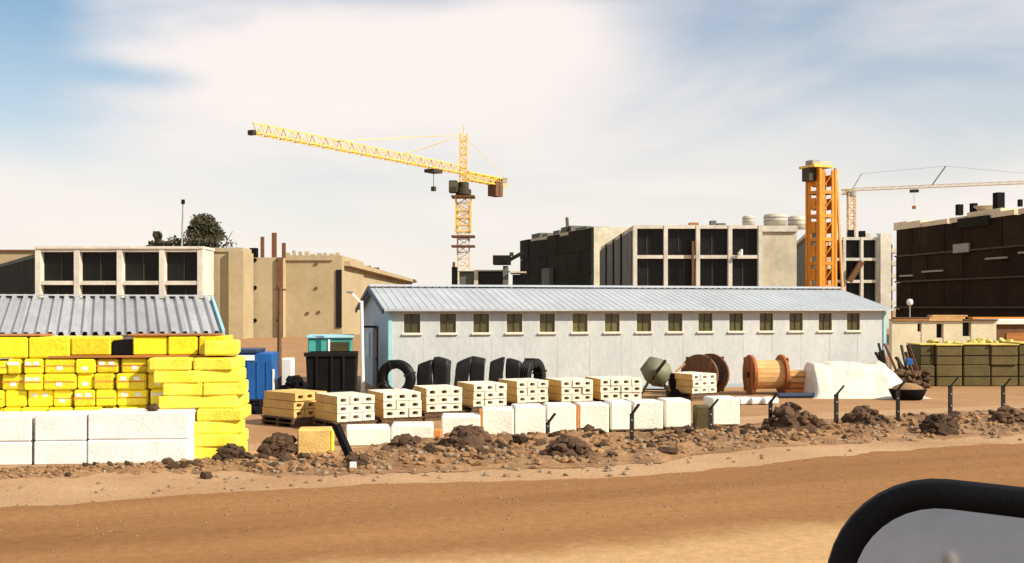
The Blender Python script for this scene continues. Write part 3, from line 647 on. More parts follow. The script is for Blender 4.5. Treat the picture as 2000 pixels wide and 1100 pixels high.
for sgn in (0, 1):
    for i in range(ns):
        x0 = LS2*i/ns - .15; x1 = LS2*(i+1)/ns - .15 + .04; prof = []; nr = 3; s = (x1-x0)/nr
        for r in range(nr): a = x0+s*r; prof += [(a, 0), (a+s*.45, 0), (a+s*.56, .11), (a+s*.88, .11)]
        prof.append((x1, 0)); n = len(prof); b = MB(); ye = 0 if not sgn else 2*yr; q0 = .004*(i % 2) + rg.uniform(0, .012)
        vs = [(x, ye, e2+q+q0) for x, q in prof] + [(x, yr, r2+q+q0) for x, q in prof] + [(x, ye, e2+q+q0-.015) for x, q in prof] + [(x, yr, r2+q+q0-.015) for x, q in prof]
        b.add(vs, [(k, k+1, n+k+1, n+k) for k in range(n-1)] + [(2*n+k, 3*n+k, 3*n+k+1, 2*n+k+1) for k in range(n-1)] + [(k, 2*n+k, 2*n+k+1, k+1) for k in range(n-1)] + [(0, n, 3*n, 2*n), (n-1, 2*n-1, 4*n-1, 3*n-1)])
        b.build('roof_sheet', 'roofgrey', t)
MB().bar((-.2, yr, r2+.09), (LS2+.05, yr, r2+.09), .35, .05).build('ridge_cap', 'roofgrey', t)
MB().bar((LS2+.0, .0, e2+.02), (LS2+.0, yr, r2+.02), .08, .2).build('barge_board', 'trimblue', t)

# ------------------------------------------------------------------ yellow stack
ANG = R(6)
def frame_pt(px, py): p = gpt(px, py); return Vector((p[0], p[1], 0))
O = frame_pt(370, 905); ux = Vector((math.cos(ANG), math.sin(ANG), 0)); uy = Vector((-math.sin(ANG), math.cos(ANG), 0))
def on(o, u, v, h, rz=0): p = O + ux*u + uy*v; o.location = (p.x, p.y, h); o.rotation_euler = (0, 0, ANG + rz); return o
# white block pallets in front (u measured from the right end of the white row)
for u0, u1, hh, lab in ((-4.95, -3.96, .95, 'white block pack at the far end of the white row from the yellow bales'), (-3.93, -2.93, .95, 'white block pack with a grey shadowed end, beside the first wide gap of the row'), (-2.88, -1.92, .96, 'white block pack between the narrow black gap and the wide smooth white pack'), (-1.90, 0, .99, 'wide smooth white block pack ending at the yellow bales')):
    o = thing('block_pack', lab, 'block pack', (0, 0, 0), 0, 'white block packs below the yellow stack'); on(o, u0, 0, 0, rg.uniform(-.03, .03)); wd = u1-u0
    MB().bbox(0, wd, 0, .9, 0.0, hh*.47, .025).build('lower_course', 'aac', o); MB().bbox(.01, wd-.005, .01, .9, hh*.47+.006, hh, .025).build('upper_course', 'aac', o)
    del o['group']
packm = {}
def yellow_pack(u0, u1, v, h0, h1, dep=1.1, m='yellow', b=.03):
    o = thing('yellow_pack', 'yellow film wrapped pack in the tall stack behind the white packs', 'pack', (0, 0, 0), 0, 'yellow wrapped packs of the tall stack')
    on(o, u0, v, h0, rg.uniform(-.015, .015)); wd, hh = u1-u0, h1-h0
    MB().bbox(0, wd, 0, dep, 0, hh, b).build('wrapper', m, o)
    return o, wd, hh
lay = [0.0, .53, 1.02, 1.36, 1.68, 1.985]
cols = [-4.72, -4.25, -3.78, -3.34, -2.9, -2.42, -1.95, -1.5, -1.05, -.58]
colsL = [[c + (rg.uniform(-.12, .12) if 0 < q < 9 else 0) for q, c in enumerate(cols)] for _ in range(5)]
for j in range(5):
    cols = colsL[j]
    for i in range(len(cols)-1):
        v = .98 + rg.uniform(-.10, .08); gap = rg.choice((.012, .012, .02, .06)); low = rg.choice((.006, .006, .02, .05)) if j == 4 else .006
        o, wd, hh = yellow_pack(cols[i]+.008, cols[i+1]-gap, v, lay[j]+.003, lay[j+1]-low); nlab = 0; stp = False
        if j >= 1 and rg.random() < .8:
            for q in ((.25, .7), (.7, .7)) if rg.random() < .5 else ((.5, .35),):
                nlab += 1
                MB().box(wd*q[0]-.055, wd*q[0]+.055, -.007, -.001, hh*q[1]-.035, hh*q[1]+.035).build('label_sheet', 'whitepaint', o)
        if rg.random() < .7: MB().box(-.004, wd+.004, -.005, -.001, hh*.5-.012, hh*.5+.012).build('strap', 'orangewood', o); stp = True
        o['label'] = 'yellow pack with ' + ('no', 'one', 'two')[nlab] + ' white label' + ('' if nlab == 1 else 's') + (' and an orange strap' if stp else '') + ', ' + ('on the ground', 'second course up', 'third course up', 'fourth course up', 'course under the long board')[j]
        o['group'] = 'yellow packs alike: ' + o['label'][12:]
for u0, u1, v, lab in ((-2.9, 0.45, .955, 'long orange timber board lying between the yellow packs'),):
    o = MB().bbox(0, u1-u0, 0, 1.25, 0, .045, .008).build('timber_board', 'plank'); on(o, u0, v, 1.988); tag(o, lab, 'board')
tops = [(-4.72, -4.1), (-4.09, -3.3), (-3.29, -2.5), (-2.49, -1.72), (-1.30, -.62), (-.61, -.02), (0.0, .55)]
for a, c in tops: o, _, _ = yellow_pack(a+.006, c-.006, .98+rg.uniform(-.04, .04), 2.035 if a > -2.95 else 1.99, 2.42+rg.uniform(-.02, .0)); o['label'] = 'yellow pack in the top course, above the long orange board'; o['group'] = 'yellow packs of the top course'
for u0, u1, lab in ((-4.7, -3.05, 'orange timber board on the stack top above the white row'), (-1.4, .35, 'orange timber board on the stack top next to the yellow bales')):
    o = MB().bbox(0, u1-u0, 0, .9, 0, .03, .008).build('timber_board', 'plank'); on(o, u0, .97, 2.423); tag(o, lab, 'board')
o = MB().bbox(0, .38, 0, .9, 0, .30, .02).build('dark_crate', 'blackmatte'); on(o, -1.70, 1.05, 2.036); tag(o, 'dark crate in the gap between the top yellow packs', 'crate')
def pillow(wd, dp, hh, seed, e=.32):
    b = MB(); n1, n2, n3 = 9, 7, 5; vs = {}; V = []; Fs = []
    def P(i, j, k):
        key = (i, j, k)
        if key not in vs:
            a, c, q = 2*i/n1-1, 2*j/n2-1, 2*k/n3-1
            m = 1 - .5*e*(max(abs(a), abs(c))**5)*abs(q) ; sx = 1 - .07*abs(q)**4; sy = 1 - .05*abs(q)**4
            x, y, zz = a*wd/2*sx, c*dp/2*sy, q*hh/2*m
            nn = noise.noise_vector((x*3+seed, y*3, zz*4)); vs[key] = len(V); V.append((x+.05*nn[0], y+.04*nn[1], zz+hh/2+.012*nn[2]))
        return vs[key]
    for i in range(n1):
        for j in range(n2):
            Fs.append((P(i,j,0), P(i,j+1,0), P(i+1,j+1,0), P(i+1,j,0))); Fs.append((P(i,j,n3), P(i+1,j,n3), P(i+1,j+1,n3), P(i,j+1,n3)))
    for i in range(n1):
        for k in range(n3):
            Fs.append((P(i,0,k), P(i+1,0,k), P(i+1,0,k+1), P(i,0,k+1))); Fs.append((P(i,n2,k), P(i,n2,k+1), P(i+1,n2,k+1), P(i+1,n2,k)))
    for j in range(n2):
        for k in range(n3):
            Fs.append((P(0,j,k), P(0,j,k+1), P(0,j+1,k+1), P(0,j+1,k))); Fs.append((P(n1,j,k), P(n1,j+1,k), P(n1,j+1,k+1), P(n1,j,k+1)))
    return b.add(V, Fs)
PL = [MB().bbox(-a, a, -.57, .57, 0, .246, .03).mesh('yellow_bale', 'yellowsack') for a in (.43, .39, .45, .41)]
hgt = 0.0
for j in range(8):
    for i, uu in enumerate((-.32, .42)):
        if j < 4 and i == 0: uu = .42
        if j < 4 and i == 1: uu = .44
        if j < 4 and i == 0: continue
        o = link('yellow_bale', PL[(i*2+j) % 4]); on(o, uu + rg.uniform(-.10, .14) + (.06 if j < 4 else -.02), 1.12 - (.10 if j < 4 else .0) + rg.uniform(-.03, .03), hgt, rg.uniform(-.13, .13)); o.scale = (1.0 if j >= 4 else 1.12, 1, 1.0)
        tag(o, f"yellow wrapped bale in the {('bottom', 'second', 'third', 'fourth', 'fifth', 'sixth', 'seventh', 'eighth')[j]} layer up of the jagged stack", 'bale', f"yellow bales, layer {j+1}")
        if j < 4:
            o2 = link('yellow_bale', PL[(i+j+1) % 4]); on(o2, -.36, 1.55, hgt, 0); tag(o2, f"yellow wrapped bale in the {('bottom', 'second', 'third', 'fourth', 'fifth', 'sixth', 'seventh', 'eighth')[j]} layer up of the jagged stack", 'bale', f"yellow bales, layer {j+1}"); o2.scale = (.95, 1, 1)
    hgt += .25
o = link('yellow_bale', PL[1]); on(o, .44, 1.2, 2.04, .1); o.scale = (.85, 1, 1.15); tag(o, 'topmost yellow bale of the jagged stack, level with the top packs', 'bale')
o = link('stone', MB().rock((0, 0, .06), .14, rng=rg).mesh('stone', 'darksoil')); on(o, -.72, .2, .985); tag(o, 'dark lump of earth lying on the wide smooth white pack', 'clod')

# ------------------------------------------------------------------ blue bin, dark skip, teal cabin, pole
z = 34; t = thing('storage_bin', 'bright blue steel storage bin with a white band beside the yellow bales', 'storage bin', (gx(440, z), z, 0), R(4)); wd = (531-440)*z/F; hh = hz(684, z)
MB().bbox(0, wd, 0, 1.5, .12, hh-.1, .03).build('body', 'bluepaint', t)
for i in range(5): MB().box(.1+i*wd/5, .16+i*wd/5, -.03, -.001, .2, hh-.35).build('rib', 'bluepaint', t)
MB().bbox(-.04, wd-.45, -.05, 1.54, hh-.098, hh+.02, .02).build('lid', 'darkblue', t); MB().box(.05, wd*.62, -.035, -.002, hh-.32, hh-.16).build('band', 'whitepaint', t)
for x0 in (.1, wd-.3): MB().box(x0, x0+.2, .1, 1.4, 0, .118).build('skid', 'blackmatte', t)
MB().box(wd+.002, wd+.06, -.02, .06, 0, hh-.6).build('corner_post', 'whitepaint', t)
z = 37; t = thing('site_cabin', 'teal green cabin with a pale roof edge behind the black skip', 'cabin', (gx(597, z), z+.4, 0), R(8)); wd = 1.5; hh = hz(662, z)
MB().bbox(0, wd, 0, 2.4, .1, hh, .03).build('body', 'teal', t); MB().bbox(-.06, wd+.06, -.08, 2.46, hh+.003, hh+.09, .02).build('roof', 'trimblue', t)
wq = MB()  .box(.75, 1.4, -.03, -.002, hh-.48, hh-.12).build('window', 'glassolive', t); MB().box(.68, .745, -.04, -.002, .15, hh-.03).build('door_frame', 'whitepaint', t)
for x0 in (.1, wd-.3): MB().box(x0, x0+.2, .1, 2.3, 0, .098).build('skid', 'blackmatte', t)
z = 33.6; t = thing('waste_skip', 'black open waste skip in front of the teal cabin', 'skip', (gx(597, z), z, 0), R(5)); wd = (694-597)*z/F; hh = hz(690, z)
b = MB(); P = [(.06, .1), (wd-.06, .1), (wd, hh), (0, hh)]; b.prism(P, 0, .06); b.prism(P, 1.5, 1.56); b.box(.2, wd-.14, .06, 1.5, .1, .16)
b.bar((.1, .78, .1), (.0, .78, hh), .06, 1.44) if False else None
b.add([(.06, .06, .1), (.06, 1.5, .1), (0, 1.5, hh), (0, .06, hh), (.12, .06, .1), (.12, 1.5, .1), (.06, 1.5, hh), (.06, .06, hh)], [(0,3,2,1),(4,5,6,7),(0,1,5,4),(1,2,6,5),(2,3,7,6),(3,0,4,7)])
b.add([(wd-.06, .06, .1), (wd-.06, 1.5, .1), (wd, 1.5, hh), (wd, .06, hh), (wd-.12, .06, .1), (wd-.12, 1.5, .1), (wd-.06, 1.5, hh), (wd-.06, .06, hh)], [(0,1,2,3),(4,7,6,5),(0,4,5,1),(1,5,6,2),(2,6,7,3),(3,7,4,0)])
b.build('tub', 'blackmatte', t); MB().box(-.05, wd+.05, -.06, -.001, hh-.1, hh+.02).build('rim', 'black', t)
for x0 in (.3, wd*.5, wd-.4): MB().box(x0, x0+.07, -.05, -.002, .12, hh-.11).build('rib', 'black', t)
for x0 in (.3, wd-.4): MB().box(x0, x0+.12, .05, 1.5, 0, .098).build('skid', 'black', t)
b = MB()
for i in range(40): b.rock((rg.uniform(.25, wd-.25), rg.uniform(.2, 1.3), hh*.72), rg.uniform(.12, .25), rng=rg)
b.build('load', 'darksoil', t)
heap(578, 793, 60, 62, 'black heap leaning against the side of the black skip', 'blackmatte', 'scrap_heap')
heap(650, 800, 130, 34, 'black heap lying along the front of the black skip', 'blackmatte', 'scrap_heap')
heap(520, 806, 110, 22, 'low black heap on the ground before the blue bin', 'blackmatte', 'scrap_heap')  # black mound painted in where the ground lies in dark shadow
z = 35.5; t = thing('wooden_pole', 'thin brown wooden pole standing between the blue bin and the tan block', 'pole', (gx(545, z), z, 0)); MB().tube((0, 0, 0), (.03, 0, hz(562, z)), .085, .06, 8).build('shaft', 'brownwood', t); MB().bar((-.18, 0, hz(566, z)), (.22, 0, hz(566, z)), .06).build('crossarm', 'brownwood', t)
z = 36; o = MB().bbox(0, .35, 0, .5, 0, hz(700, z), .03).build('gas_bottle_cage', 'whitepaint'); o.location = (gx(549, z), z, 0); tag(o, 'small white box cabinet at the foot of the wooden pole', 'cabinet')
o.name = 'meter_cabinet'

# ------------------------------------------------------------------ hollow block pallets
BW, BHt, BD = .335, .208, 1.3
def hollow():
    b = MB(); w2, h2 = BW/2-.006, BHt/2-.006; c = .015
    outer = [(-w2, -h2), (0, -h2), (w2, -h2), (w2, 0), (w2, h2), (0, h2), (-w2, h2), (-w2, 0)]
    hx, hh = BW*.25, BHt*.225
    inner = [(-hx*.75, -hh*.85), (0, -hh), (hx*.75, -hh*.85), (hx, 0), (hx*.75, hh*.85), (0, hh), (-hx*.75, hh*.85), (-hx, 0)]
    vs = [(x, 0, z) for x, z in outer] + [(x, 0, z) for x, z in inner] + [(x, .4, z) for x, z in inner] + [(x, BD, z) for x, z in outer]
    fs = []
    for i in range(8):
        j = (i+1) % 8; fs += [(i, j, 8+j, 8+i), (8+i, 8+j, 16+j, 16+i), (i, 24+i, 24+j, j)]
    fs += [tuple(range(16, 24)), tuple(range(31, 23, -1))]
    return b.add([(x, y, z+BHt/2) for x, y, z in vs], fs)
HB = hollow().mesh('hollow_block', 'blockpale'); HB.materials.append(MATS['blocktan'])
for p in HB.polygons:
    if abs(p.normal.x) > .9 and abs(p.center.x) > BW/2-.02: p.material_index = 1
HT = hollow().mesh('hollow_block', 'blocktan')
PW = MB().box(-.54, .54, 0, .1, 0, .09).box(-.54, .54, .6, .7, 0, .09).box(-.54, .54, 1.2, 1.3, 0, .09)
for i in range(6): PW.box(-.58+i*.2, -.42+i*.2, -.02, 1.32, .092, .112)
PWM = PW.mesh('pallet_base', 'palletwood')
def block_pallet(px, py, rot, label, rows=3, colsn=3, me=HB, base=0.0):
    x, z = gpt(px, py); t = thing('block_pallet', label, 'block pallet', (x, z - .4, base), R(rot))
    link('pallet_base', PWM, t); link('pallet_base', PWM, t).location = (0, 0, .114)
    for r in range(rows):
        for c in range(colsn):
            o = link('hollow_block', me, t); o.location = ((c-(colsn-1)/2)*BW + rg.uniform(-.008, .008), rg.uniform(-.03, .03), .23 + r*(BHt+.002)); o.rotation_euler = (0, 0, rg.uniform(-.015, .015))
    return t
block_pallet(612, 829, 48, 'tan hollow block pallet turned sideways at the open end of the pallet row', me=HT)
block_pallet(700, 838, 34, 'pale hollow block pallet second from the open end of the row, nearest the bank')
block_pallet(789, 830, 25, 'pale hollow block pallet third from the open end of the row')
block_pallet(870, 818, 21, 'pale hollow block pallet fourth from the open end of the row')
block_pallet(958, 807, 24, 'pale hollow block pallet fifth from the open end, before the black coils')
block_pallet(1040, 799, 25, 'pale hollow block pallet sixth from the open end of the row')
block_pallet(1126, 797, 20, 'pale hollow block pallet second from the concrete mixer')
block_pallet(1211, 793, 16, 'pale hollow block pallet next to the concrete mixer', colsn=4)
block_pallet(1372, 780, 30, 'lone pale hollow block pallet between the mixer and the orange cable drum')
# white wrapped packs in front
for a, c, py, hh, lab in ((676, 762, 872, .34, 'low white wrapped pack at the open end of the white pack row'), (764, 846, 868, .36, 'low white wrapped pack second from the open end of the white row'), (862, 938, 862, .50, 'half height white pack behind the black earth heap'),
                        (941, 1004, 858, .62, 'white wrapped pack right of the half height pack'), (1006, 1066, 855, .66, 'white wrapped pack with a fence post at its right edge'), (1068, 1126, 853, .67, 'white wrapped pack left of the orange edged gap'), (1131, 1190, 850, .66, 'white wrapped pack right of the orange edged gap'),
                        (1193, 1234, 848, .68, 'narrow white wrapped pack beside the tallest fence post'), (1236, 1296, 847, .68, 'white wrapped pack right of the narrow pack'), (1299, 1350, 843, .68, 'white wrapped pack raised on timber before the dark gap'), (1391, 1446, 838, .68, 'last white wrapped pack, after the dark gap')):
    x, z = gpt((a+c)/2, py); k = z/F; o = thing('wrapped_pack', lab, 'wrapped pack', (x, z, 0), R(rg.uniform(2, 9))); wd = (c-a)*k; hh += .06
    lift = .09 if a > 1180 else .0
    MB().bbox(-wd/2, wd/2, 0, .8, lift, hh+lift*.2, .03).build('wrapper', 'whitepack', o)
    if lift:
        for q in (-.35, .35): MB().box(q*wd-.05, q*wd+.05, .02, .78, 0, lift-.002).build('bearer', 'palletwood', o)
    if a in (1131, 941): MB().box(-wd/2-.05, -wd/2-.004, -.02, .5, 0, hh-.02).build('edge_board', 'orangewood', o)
x, z = gpt(851, 866); o = MB().bbox(-.12, .12, 0, .3, 0, .27, .02).build('clay_brick', 'orangewood'); o.location = (x, z, .02); tag(o, 'single orange clay block standing in the gap of the low white packs', 'block')
x, z = gpt(1372, 842); o = MB().bbox(-.16, .2, 0, .5, 0, .6, .03).build('dark_sack', 'olive'); o.location = (x, z, 0); tag(o, 'dark olive sack squeezed between the last two white packs', 'sack')
x, z = gpt(614, 893); t = thing('yellow_box', 'single pale yellow wrapped pack standing alone behind the leaning black stump', 'pack', (x, z, 0), R(6)); MB().bbox(-.34, .33, 0, .6, 0, .55, .03).build('wrapper', 'blocktan', t); MB().box(.335, .36, .0, .6, .02, .53).build('edge_board', 'yellow', t)
# leaning black stump
x, z = gpt(694, 917); t = thing('leaning_stump', 'short black leaning stump with a pale end on the roadside dust', 'stump', (x, z, .0)); b = MB(); b.bar((.0, 0, .02), (-.38, .15, .80), .16, .1); b.build('stake', 'blackmatte', t)
b = MB()
for i in range(7): b.rock((rg.uniform(-.12, .16), rg.uniform(-.1, .1), .1+.05*i % .2), rg.uniform(.1, .2), rng=rg)
b.build('footing', 'darksoil', t); MB().bbox(-.08, .04, -.2, -.12, .05, .16, .01).build('pale_chip', 'whitepaint', t)
x, z = gpt(403, 935); o = MB().rock((0, 0, .04), .13, rng=rg).build('dust_clod', 'darksoil'); o.location = (x, z, 0); tag(o, 'lone dark clod lying out on the smooth dust before the yellow bales', 'clod')

# ------------------------------------------------------------------ black pipe coils
def coil_mesh(Ro, Ri, T, name='coil'):
    b = MB(); n = 30; nr, nt_ = 3, 5; pr = (Ro-Ri)/(2*nr)
    prof = []
    for k in range(nt_):                                       # outside turns, then inside
        for q in range(5): a = math.pi*q/4 - math.pi/2; prof.append((Ro-pr+pr*math.cos(a), -T/2+T*(k+.5)/nt_ + T/(2*nt_)*math.sin(a)))
    for k in reversed(range(nt_)):
        for q in range(5): a = math.pi/2 + math.pi*q/4; prof.append((Ri+pr+pr*math.cos(a), -T/2+T*(k+.5)/nt_ + T/(2*nt_)*math.sin(a)))
    prof.append(prof[0]); return b.lathe(prof, n)
CM = coil_mesh(.64, .36, .38).mesh('pipe_turns', 'black', True)
def strap_mesh():
    b = MB()
    b.box(.34, .36, -.03, .03, -.2, .2); b.box(.645, .66, -.03, .03, -.2, .2); b.box(.34, .66, -.03, .03, .2, .21); b.box(.34, .66, -.03, .03, -.21, -.2)
    return b.mesh('strap', 'steel')
SM = strap_mesh()
def coil(px, z, yaw, lean, sc, label):
    t = thing('pipe_coil', label, 'pipe coil', (gx(px, z), z, .66*sc)); t.rotation_euler = (R(90), 0, 0); t.rotation_mode = 'XYZ'
    M = Matrix.Rotation(R(yaw), 4, 'Z') @ Matrix.Rotation(R(lean), 4, 'Y') @ Matrix.Rotation(R(90), 4, 'X'); t.rotation_euler = M.to_euler(); t.scale = (sc,)*3
    link('pipe_turns', CM, t)
    for i in range(4): link('strap', SM, t).rotation_euler = (0, 0, math.pi/2*i + .4)
ORD = ['first', 'second', 'third', 'fourth', 'fifth', 'sixth']
coil(774, 36.0, -12, 4, .98, 'black pipe coil facing outwards with its open centre showing, beside the shed corner')
BM = []
for sd_ in range(4):
    pm = pillow(.55, .5, 1.34, 40+sd_*7, .12); sh = (.35, -.25, .4, -.15)[sd_]; bend = (.05, .02, .06, .03)[sd_]
    pm.v = [(x*(1-.12*math.sin(z*2.2)) + bend*z*z, y, z + (sh*x if z > .9 else 0)) for x, y, z in pm.v]; BM.append(pm.mesh('sheeting_bundle', 'black', True))
def bundle(px, z, i, sc):
    t = tag(link('sheeting_bundle', BM[i % 4]), f'upright black sheeting bundle, {ORD[i]} in the row from the open pipe coil', 'bundle', 'black sheeting bundles along the long shed wall'); t.location = (gx(px, z), z, 0); t.rotation_euler = (0, 0, R(rg.uniform(-15, 15))); t.scale = (sc,)*3
for i, (px, yaw, lean, sc) in enumerate(((828, 74, 4, .90), (862, 70, -14, .98), (900, 79, 7, .94), (931, 72, -2, 1.0), (967, 76, 8, .95), (1002, 70, -3, .93), (1040, 58, 7, .98))):
    if i < 6: bundle(px, 36.4 + .09*i, i, sc*1.0)
    else: coil(px, 36.6 + .09*i, yaw, lean, sc, 'black pipe coil on edge at the end of the row of black bundles')


# ------------------------------------------------------------------ concrete mixer, cable drums, crate, heaps
z = 36.2; t = thing('concrete_mixer', 'dusty olive concrete mixer with tilted drum and dark legs', 'concrete mixer', (gx(1285, z), z, 0), R(-8)); t.scale = (1.12,)*3
M = Matrix.Translation((-.05, 0, .78)) @ Matrix.Rotation(R(-52), 4, 'Y')
dm = MB().lathe([(0, -.42), (.25, -.42), (.40, -.18), (.40, .10), (.24, .42), (.22, .42), (.36, .1), (0, -.3)], 20, M).build('drum', 'drum', t, True)
MB().lathe([(.405, -.05), (.44, -.05), (.44, .03), (.405, .03)], 20, M).build('gear_ring', 'blackmatte', t)
for y in (-.48, .48):
    MB().bar((-.1, y, .78), (-.55, y, 0), .06).bar((-.1, y, .78), (.45, y, 0), .06).bar((-.4, y, .22), (.28, y, .22), .04).build('leg_frame', 'cranedark', t)
MB().bar((-.1, -.5, .80), (-.1, .5, .80), .08).build('axle', 'cranedark', t); MB().bbox(.35, .75, -.25, .25, .25, .75, .04).build('motor_box', 'blackmatte', t)
MB().bar((.5, 0, .75), (.78, -.1, 1.02), .05).build('tilt_handle', 'palewood', t); MB().tube((.5, -.55, .16), (.5, -.63, .16), .16, n=14).build('wheel', 'blackmatte', t)
def cable_drum(px, z, yaw, D, Lw, label, m1, m2, base=0, roll=0):
    t = thing('cable_drum', label, 'cable drum', (gx(px, z), z, base), R(yaw)); Rr = D/2
    M = Matrix.Translation((0, 0, Rr)) @ Matrix.Rotation(R(90), 4, 'Y')
    for s in (-1, 1):
        a = s*Lw/2; f = MB().lathe([(.06, a-.05), (Rr, a-.05), (Rr, a+.05), (.06, a+.05), (.06, a-.05)], 32, M).build('flange', m1, t)
        for q in range(3): MB().box(-Rr*.86, Rr*.86, -.06+q*.42-.42, .06+q*.42-.42, a+s*.052, a+s*.075, M).build('batten', m1, f)
        MB().lathe([(.04, a+s*.078), (.11, a+s*.078), (.11, a+s*.09), (.04, a+s*.09), (.04, a+s*.078)], 12, M).build('hub_plate', 'blackmatte', f)
    n = 20; rc = Rr*.72
    for i in range(n):
        a0 = 2*math.pi*i/n; MB().box(-.1*rc*3.1/1.0/n*10*.1*n*.1-.0, .0, 0, 0, 0, 0) if False else None
        Mi = M @ Matrix.Rotation(a0, 4, 'Z'); w_ = math.pi*rc/n*.94; MB().box(rc-.03, rc, -w_, w_, -Lw/2+.055, Lw/2-.055, Mi).build('lagging', m2, t)
    return t
cable_drum(1496, 37.8, 7, 1.36, 1.12, 'large orange wooden cable drum standing in front of the long shed wall', 'redwood', 'palewood')
cable_drum(1377, 37.6, 52, 1.40, .8, 'dark brown cable drum behind the lone hollow block pallet', 'brownwood', 'blackmatte')
b = heap(1330, 771, 60, 36, 'grey heap of scrap and timber between the mixer and the brown drum', 'olive', 'scrap_heap', 30)
z = 37.4; t = thing('timber_crate', 'low orange timber crate between the orange cable drum and the white heap', 'crate', (gx(1536, z), z, 0), R(6)); wd = 62*z/F; hh = hz(727, z)
for i in range(4): MB().box(0, wd, -.02, 0, .05+i*hh/4, .05+(i+.86)*hh/4-.02).build('board', 'palewood' if i > 1 else 'orangewood', t)
for x0 in (0, wd): MB().box(x0-.03, x0+.03, .002, .06, 0, hh).box(x0-.03, x0+.03, .8, .86, 0, hh).build('corner_post', 'orangewood', t)
MB().box(.04, wd-.04, .01, .82, .06, hh-.05).build('contents', 'plank', t); MB().box(-.02, wd+.02, -.03, .88, hh+.003, hh+.03).build('lid', 'palewood', t)
# white sheeted heap
z = 36.6; k = z/F; x = gx(1690, z); b = MB(); nu, nv = 60, 30; vs = []
for i in range(nu+1):
    for j in range(nv+1):
        X = (-112 + 234*i/nu)*k; Y = -1.0 + 2.6*j/nv; pxl = 1690 + X/k
        top = interp([(1576, -.05), (1584, .1), (1588, .98), (1593, 1.08), (1640, 1.10), (1690, 1.04), (1732, 1.10), (1742, .9), (1770, .48), (1800, .06), (1815, -.05)], pxl)
        prof = interp([(-1, -.08), (-.75, .22), (-.35, .85), (-.05, 1.0), (.8, 1.0), (1.3, .5), (1.6, -.1)], Y)
        h = top*prof + (.10*noise.noise((X*1.7, Y*1.7, 2)) + .10*(.4-abs(noise.noise((X*3.5+2*Y, Y*1.5, 8)))) + .03*noise.noise((X*9, Y*9, 4)))*min(1, max(0, top*prof*3))
        vs.append((X, Y, max(-.03, h)))
b.add(vs, [(i*(nv+1)+j, (i+1)*(nv+1)+j, (i+1)*(nv+1)+j+1, i*(nv+1)+j+1) for i in range(nu) for j in range(nv)])
o = b.build('sheeted_heap', 'tarp', smooth=True); o.location = (x, z+.3, 0); tag(o, 'wide heap under a white plastic sheet at the shed corner', 'heap')
x, z = gpt(1720, 769); t = thing('mortar_tub', 'dark mortar tub heaped with brown sand in front of the white sheeted heap', 'tub', (x, z-2.6, 0)); b = MB()
Me = Matrix.Diagonal((1.25, .75, 1, 1)); b.lathe([(0, .06), (.34, .06), (.46, .36), (.49, .36), (.49, .33), (.37, .02), (0, .02)], 20, Me); b.build('tub', 'blackmatte', t, True)
vs = []; b = MB(); b.lathe([(.45, .33), (.36, .44), (.2, .53), (0, .56)], 16, Me); b.build('sand', 'sand', t, True)
# white sacks and blue pipe behind the fence
for i, px in enumerate((1452, 1476, 1500)):
    o = link('cement_sack', pillow(.5, .4, .16, i*9, .3).mesh('cement_sack', 'aac', True)); x, z = gpt(px, 790); o.location = (x, z, rg.uniform(0, .02)); o.rotation_euler = (0, 0, rg.uniform(-.4, .4)); o.scale = (1, 1, 1.35)
    tag(o, 'white cement sack lying on the ground below the orange cable drum', 'sack', 'white cement sacks below the orange drum')
xa, za = gpt(1520, 778); xb, zb = gpt(1624, 777); o = MB().tube((xa, za, .09), (xb, zb, .09), .085, n=12).build('pipe', 'darkblue'); tag(o, 'dark blue pipe lying on the ground before the orange crate', 'pipe')
xa, za = gpt(1262, 789); xb, zb = gpt(1326, 786); o = MB().bbox(xa, xb, za, za+.3, 0, .10, .01).build('slab', 'aac'); tag(o, 'flat white slab lying between the hollow block pallets', 'slab')

# ------------------------------------------------------------------ fence posts
for i, (px, pyt, pyb) in enumerate(((1070, 806, 862), (1234, 788, 866), (1388, 778, 852), (1505, 766, 846), (1634, 752, 836), (1754, 742, 836), (1857, 736, 822), (1960, 738, 815))):
    x, z = gpt(px, pyb); H = hz(pyt, z); t = thing('fence_post', 'dark steel fence post with a bent top arm standing in the roadside bank', 'fence post', (x, z, -.05), R(rg.uniform(-10, 10)), 'bent top fence posts along the bank')
    s = MB().box(-.045, .045, -.012, .012, 0, H-.18).box(-.045, -.021, .0121, .06, 0, H-.18).build('shaft', 'steel', t)
    MB().bar((0, 0, H-.19), (.15, -.10, H+.04), .075, .04).build('arm', 'steel', t)
    for q in (.45, .72, .93): MB().box(-.02, .02, -.03, -.0125, H*q-.09, H*q-.06).build('wire_clip', 'cranegrey', t)

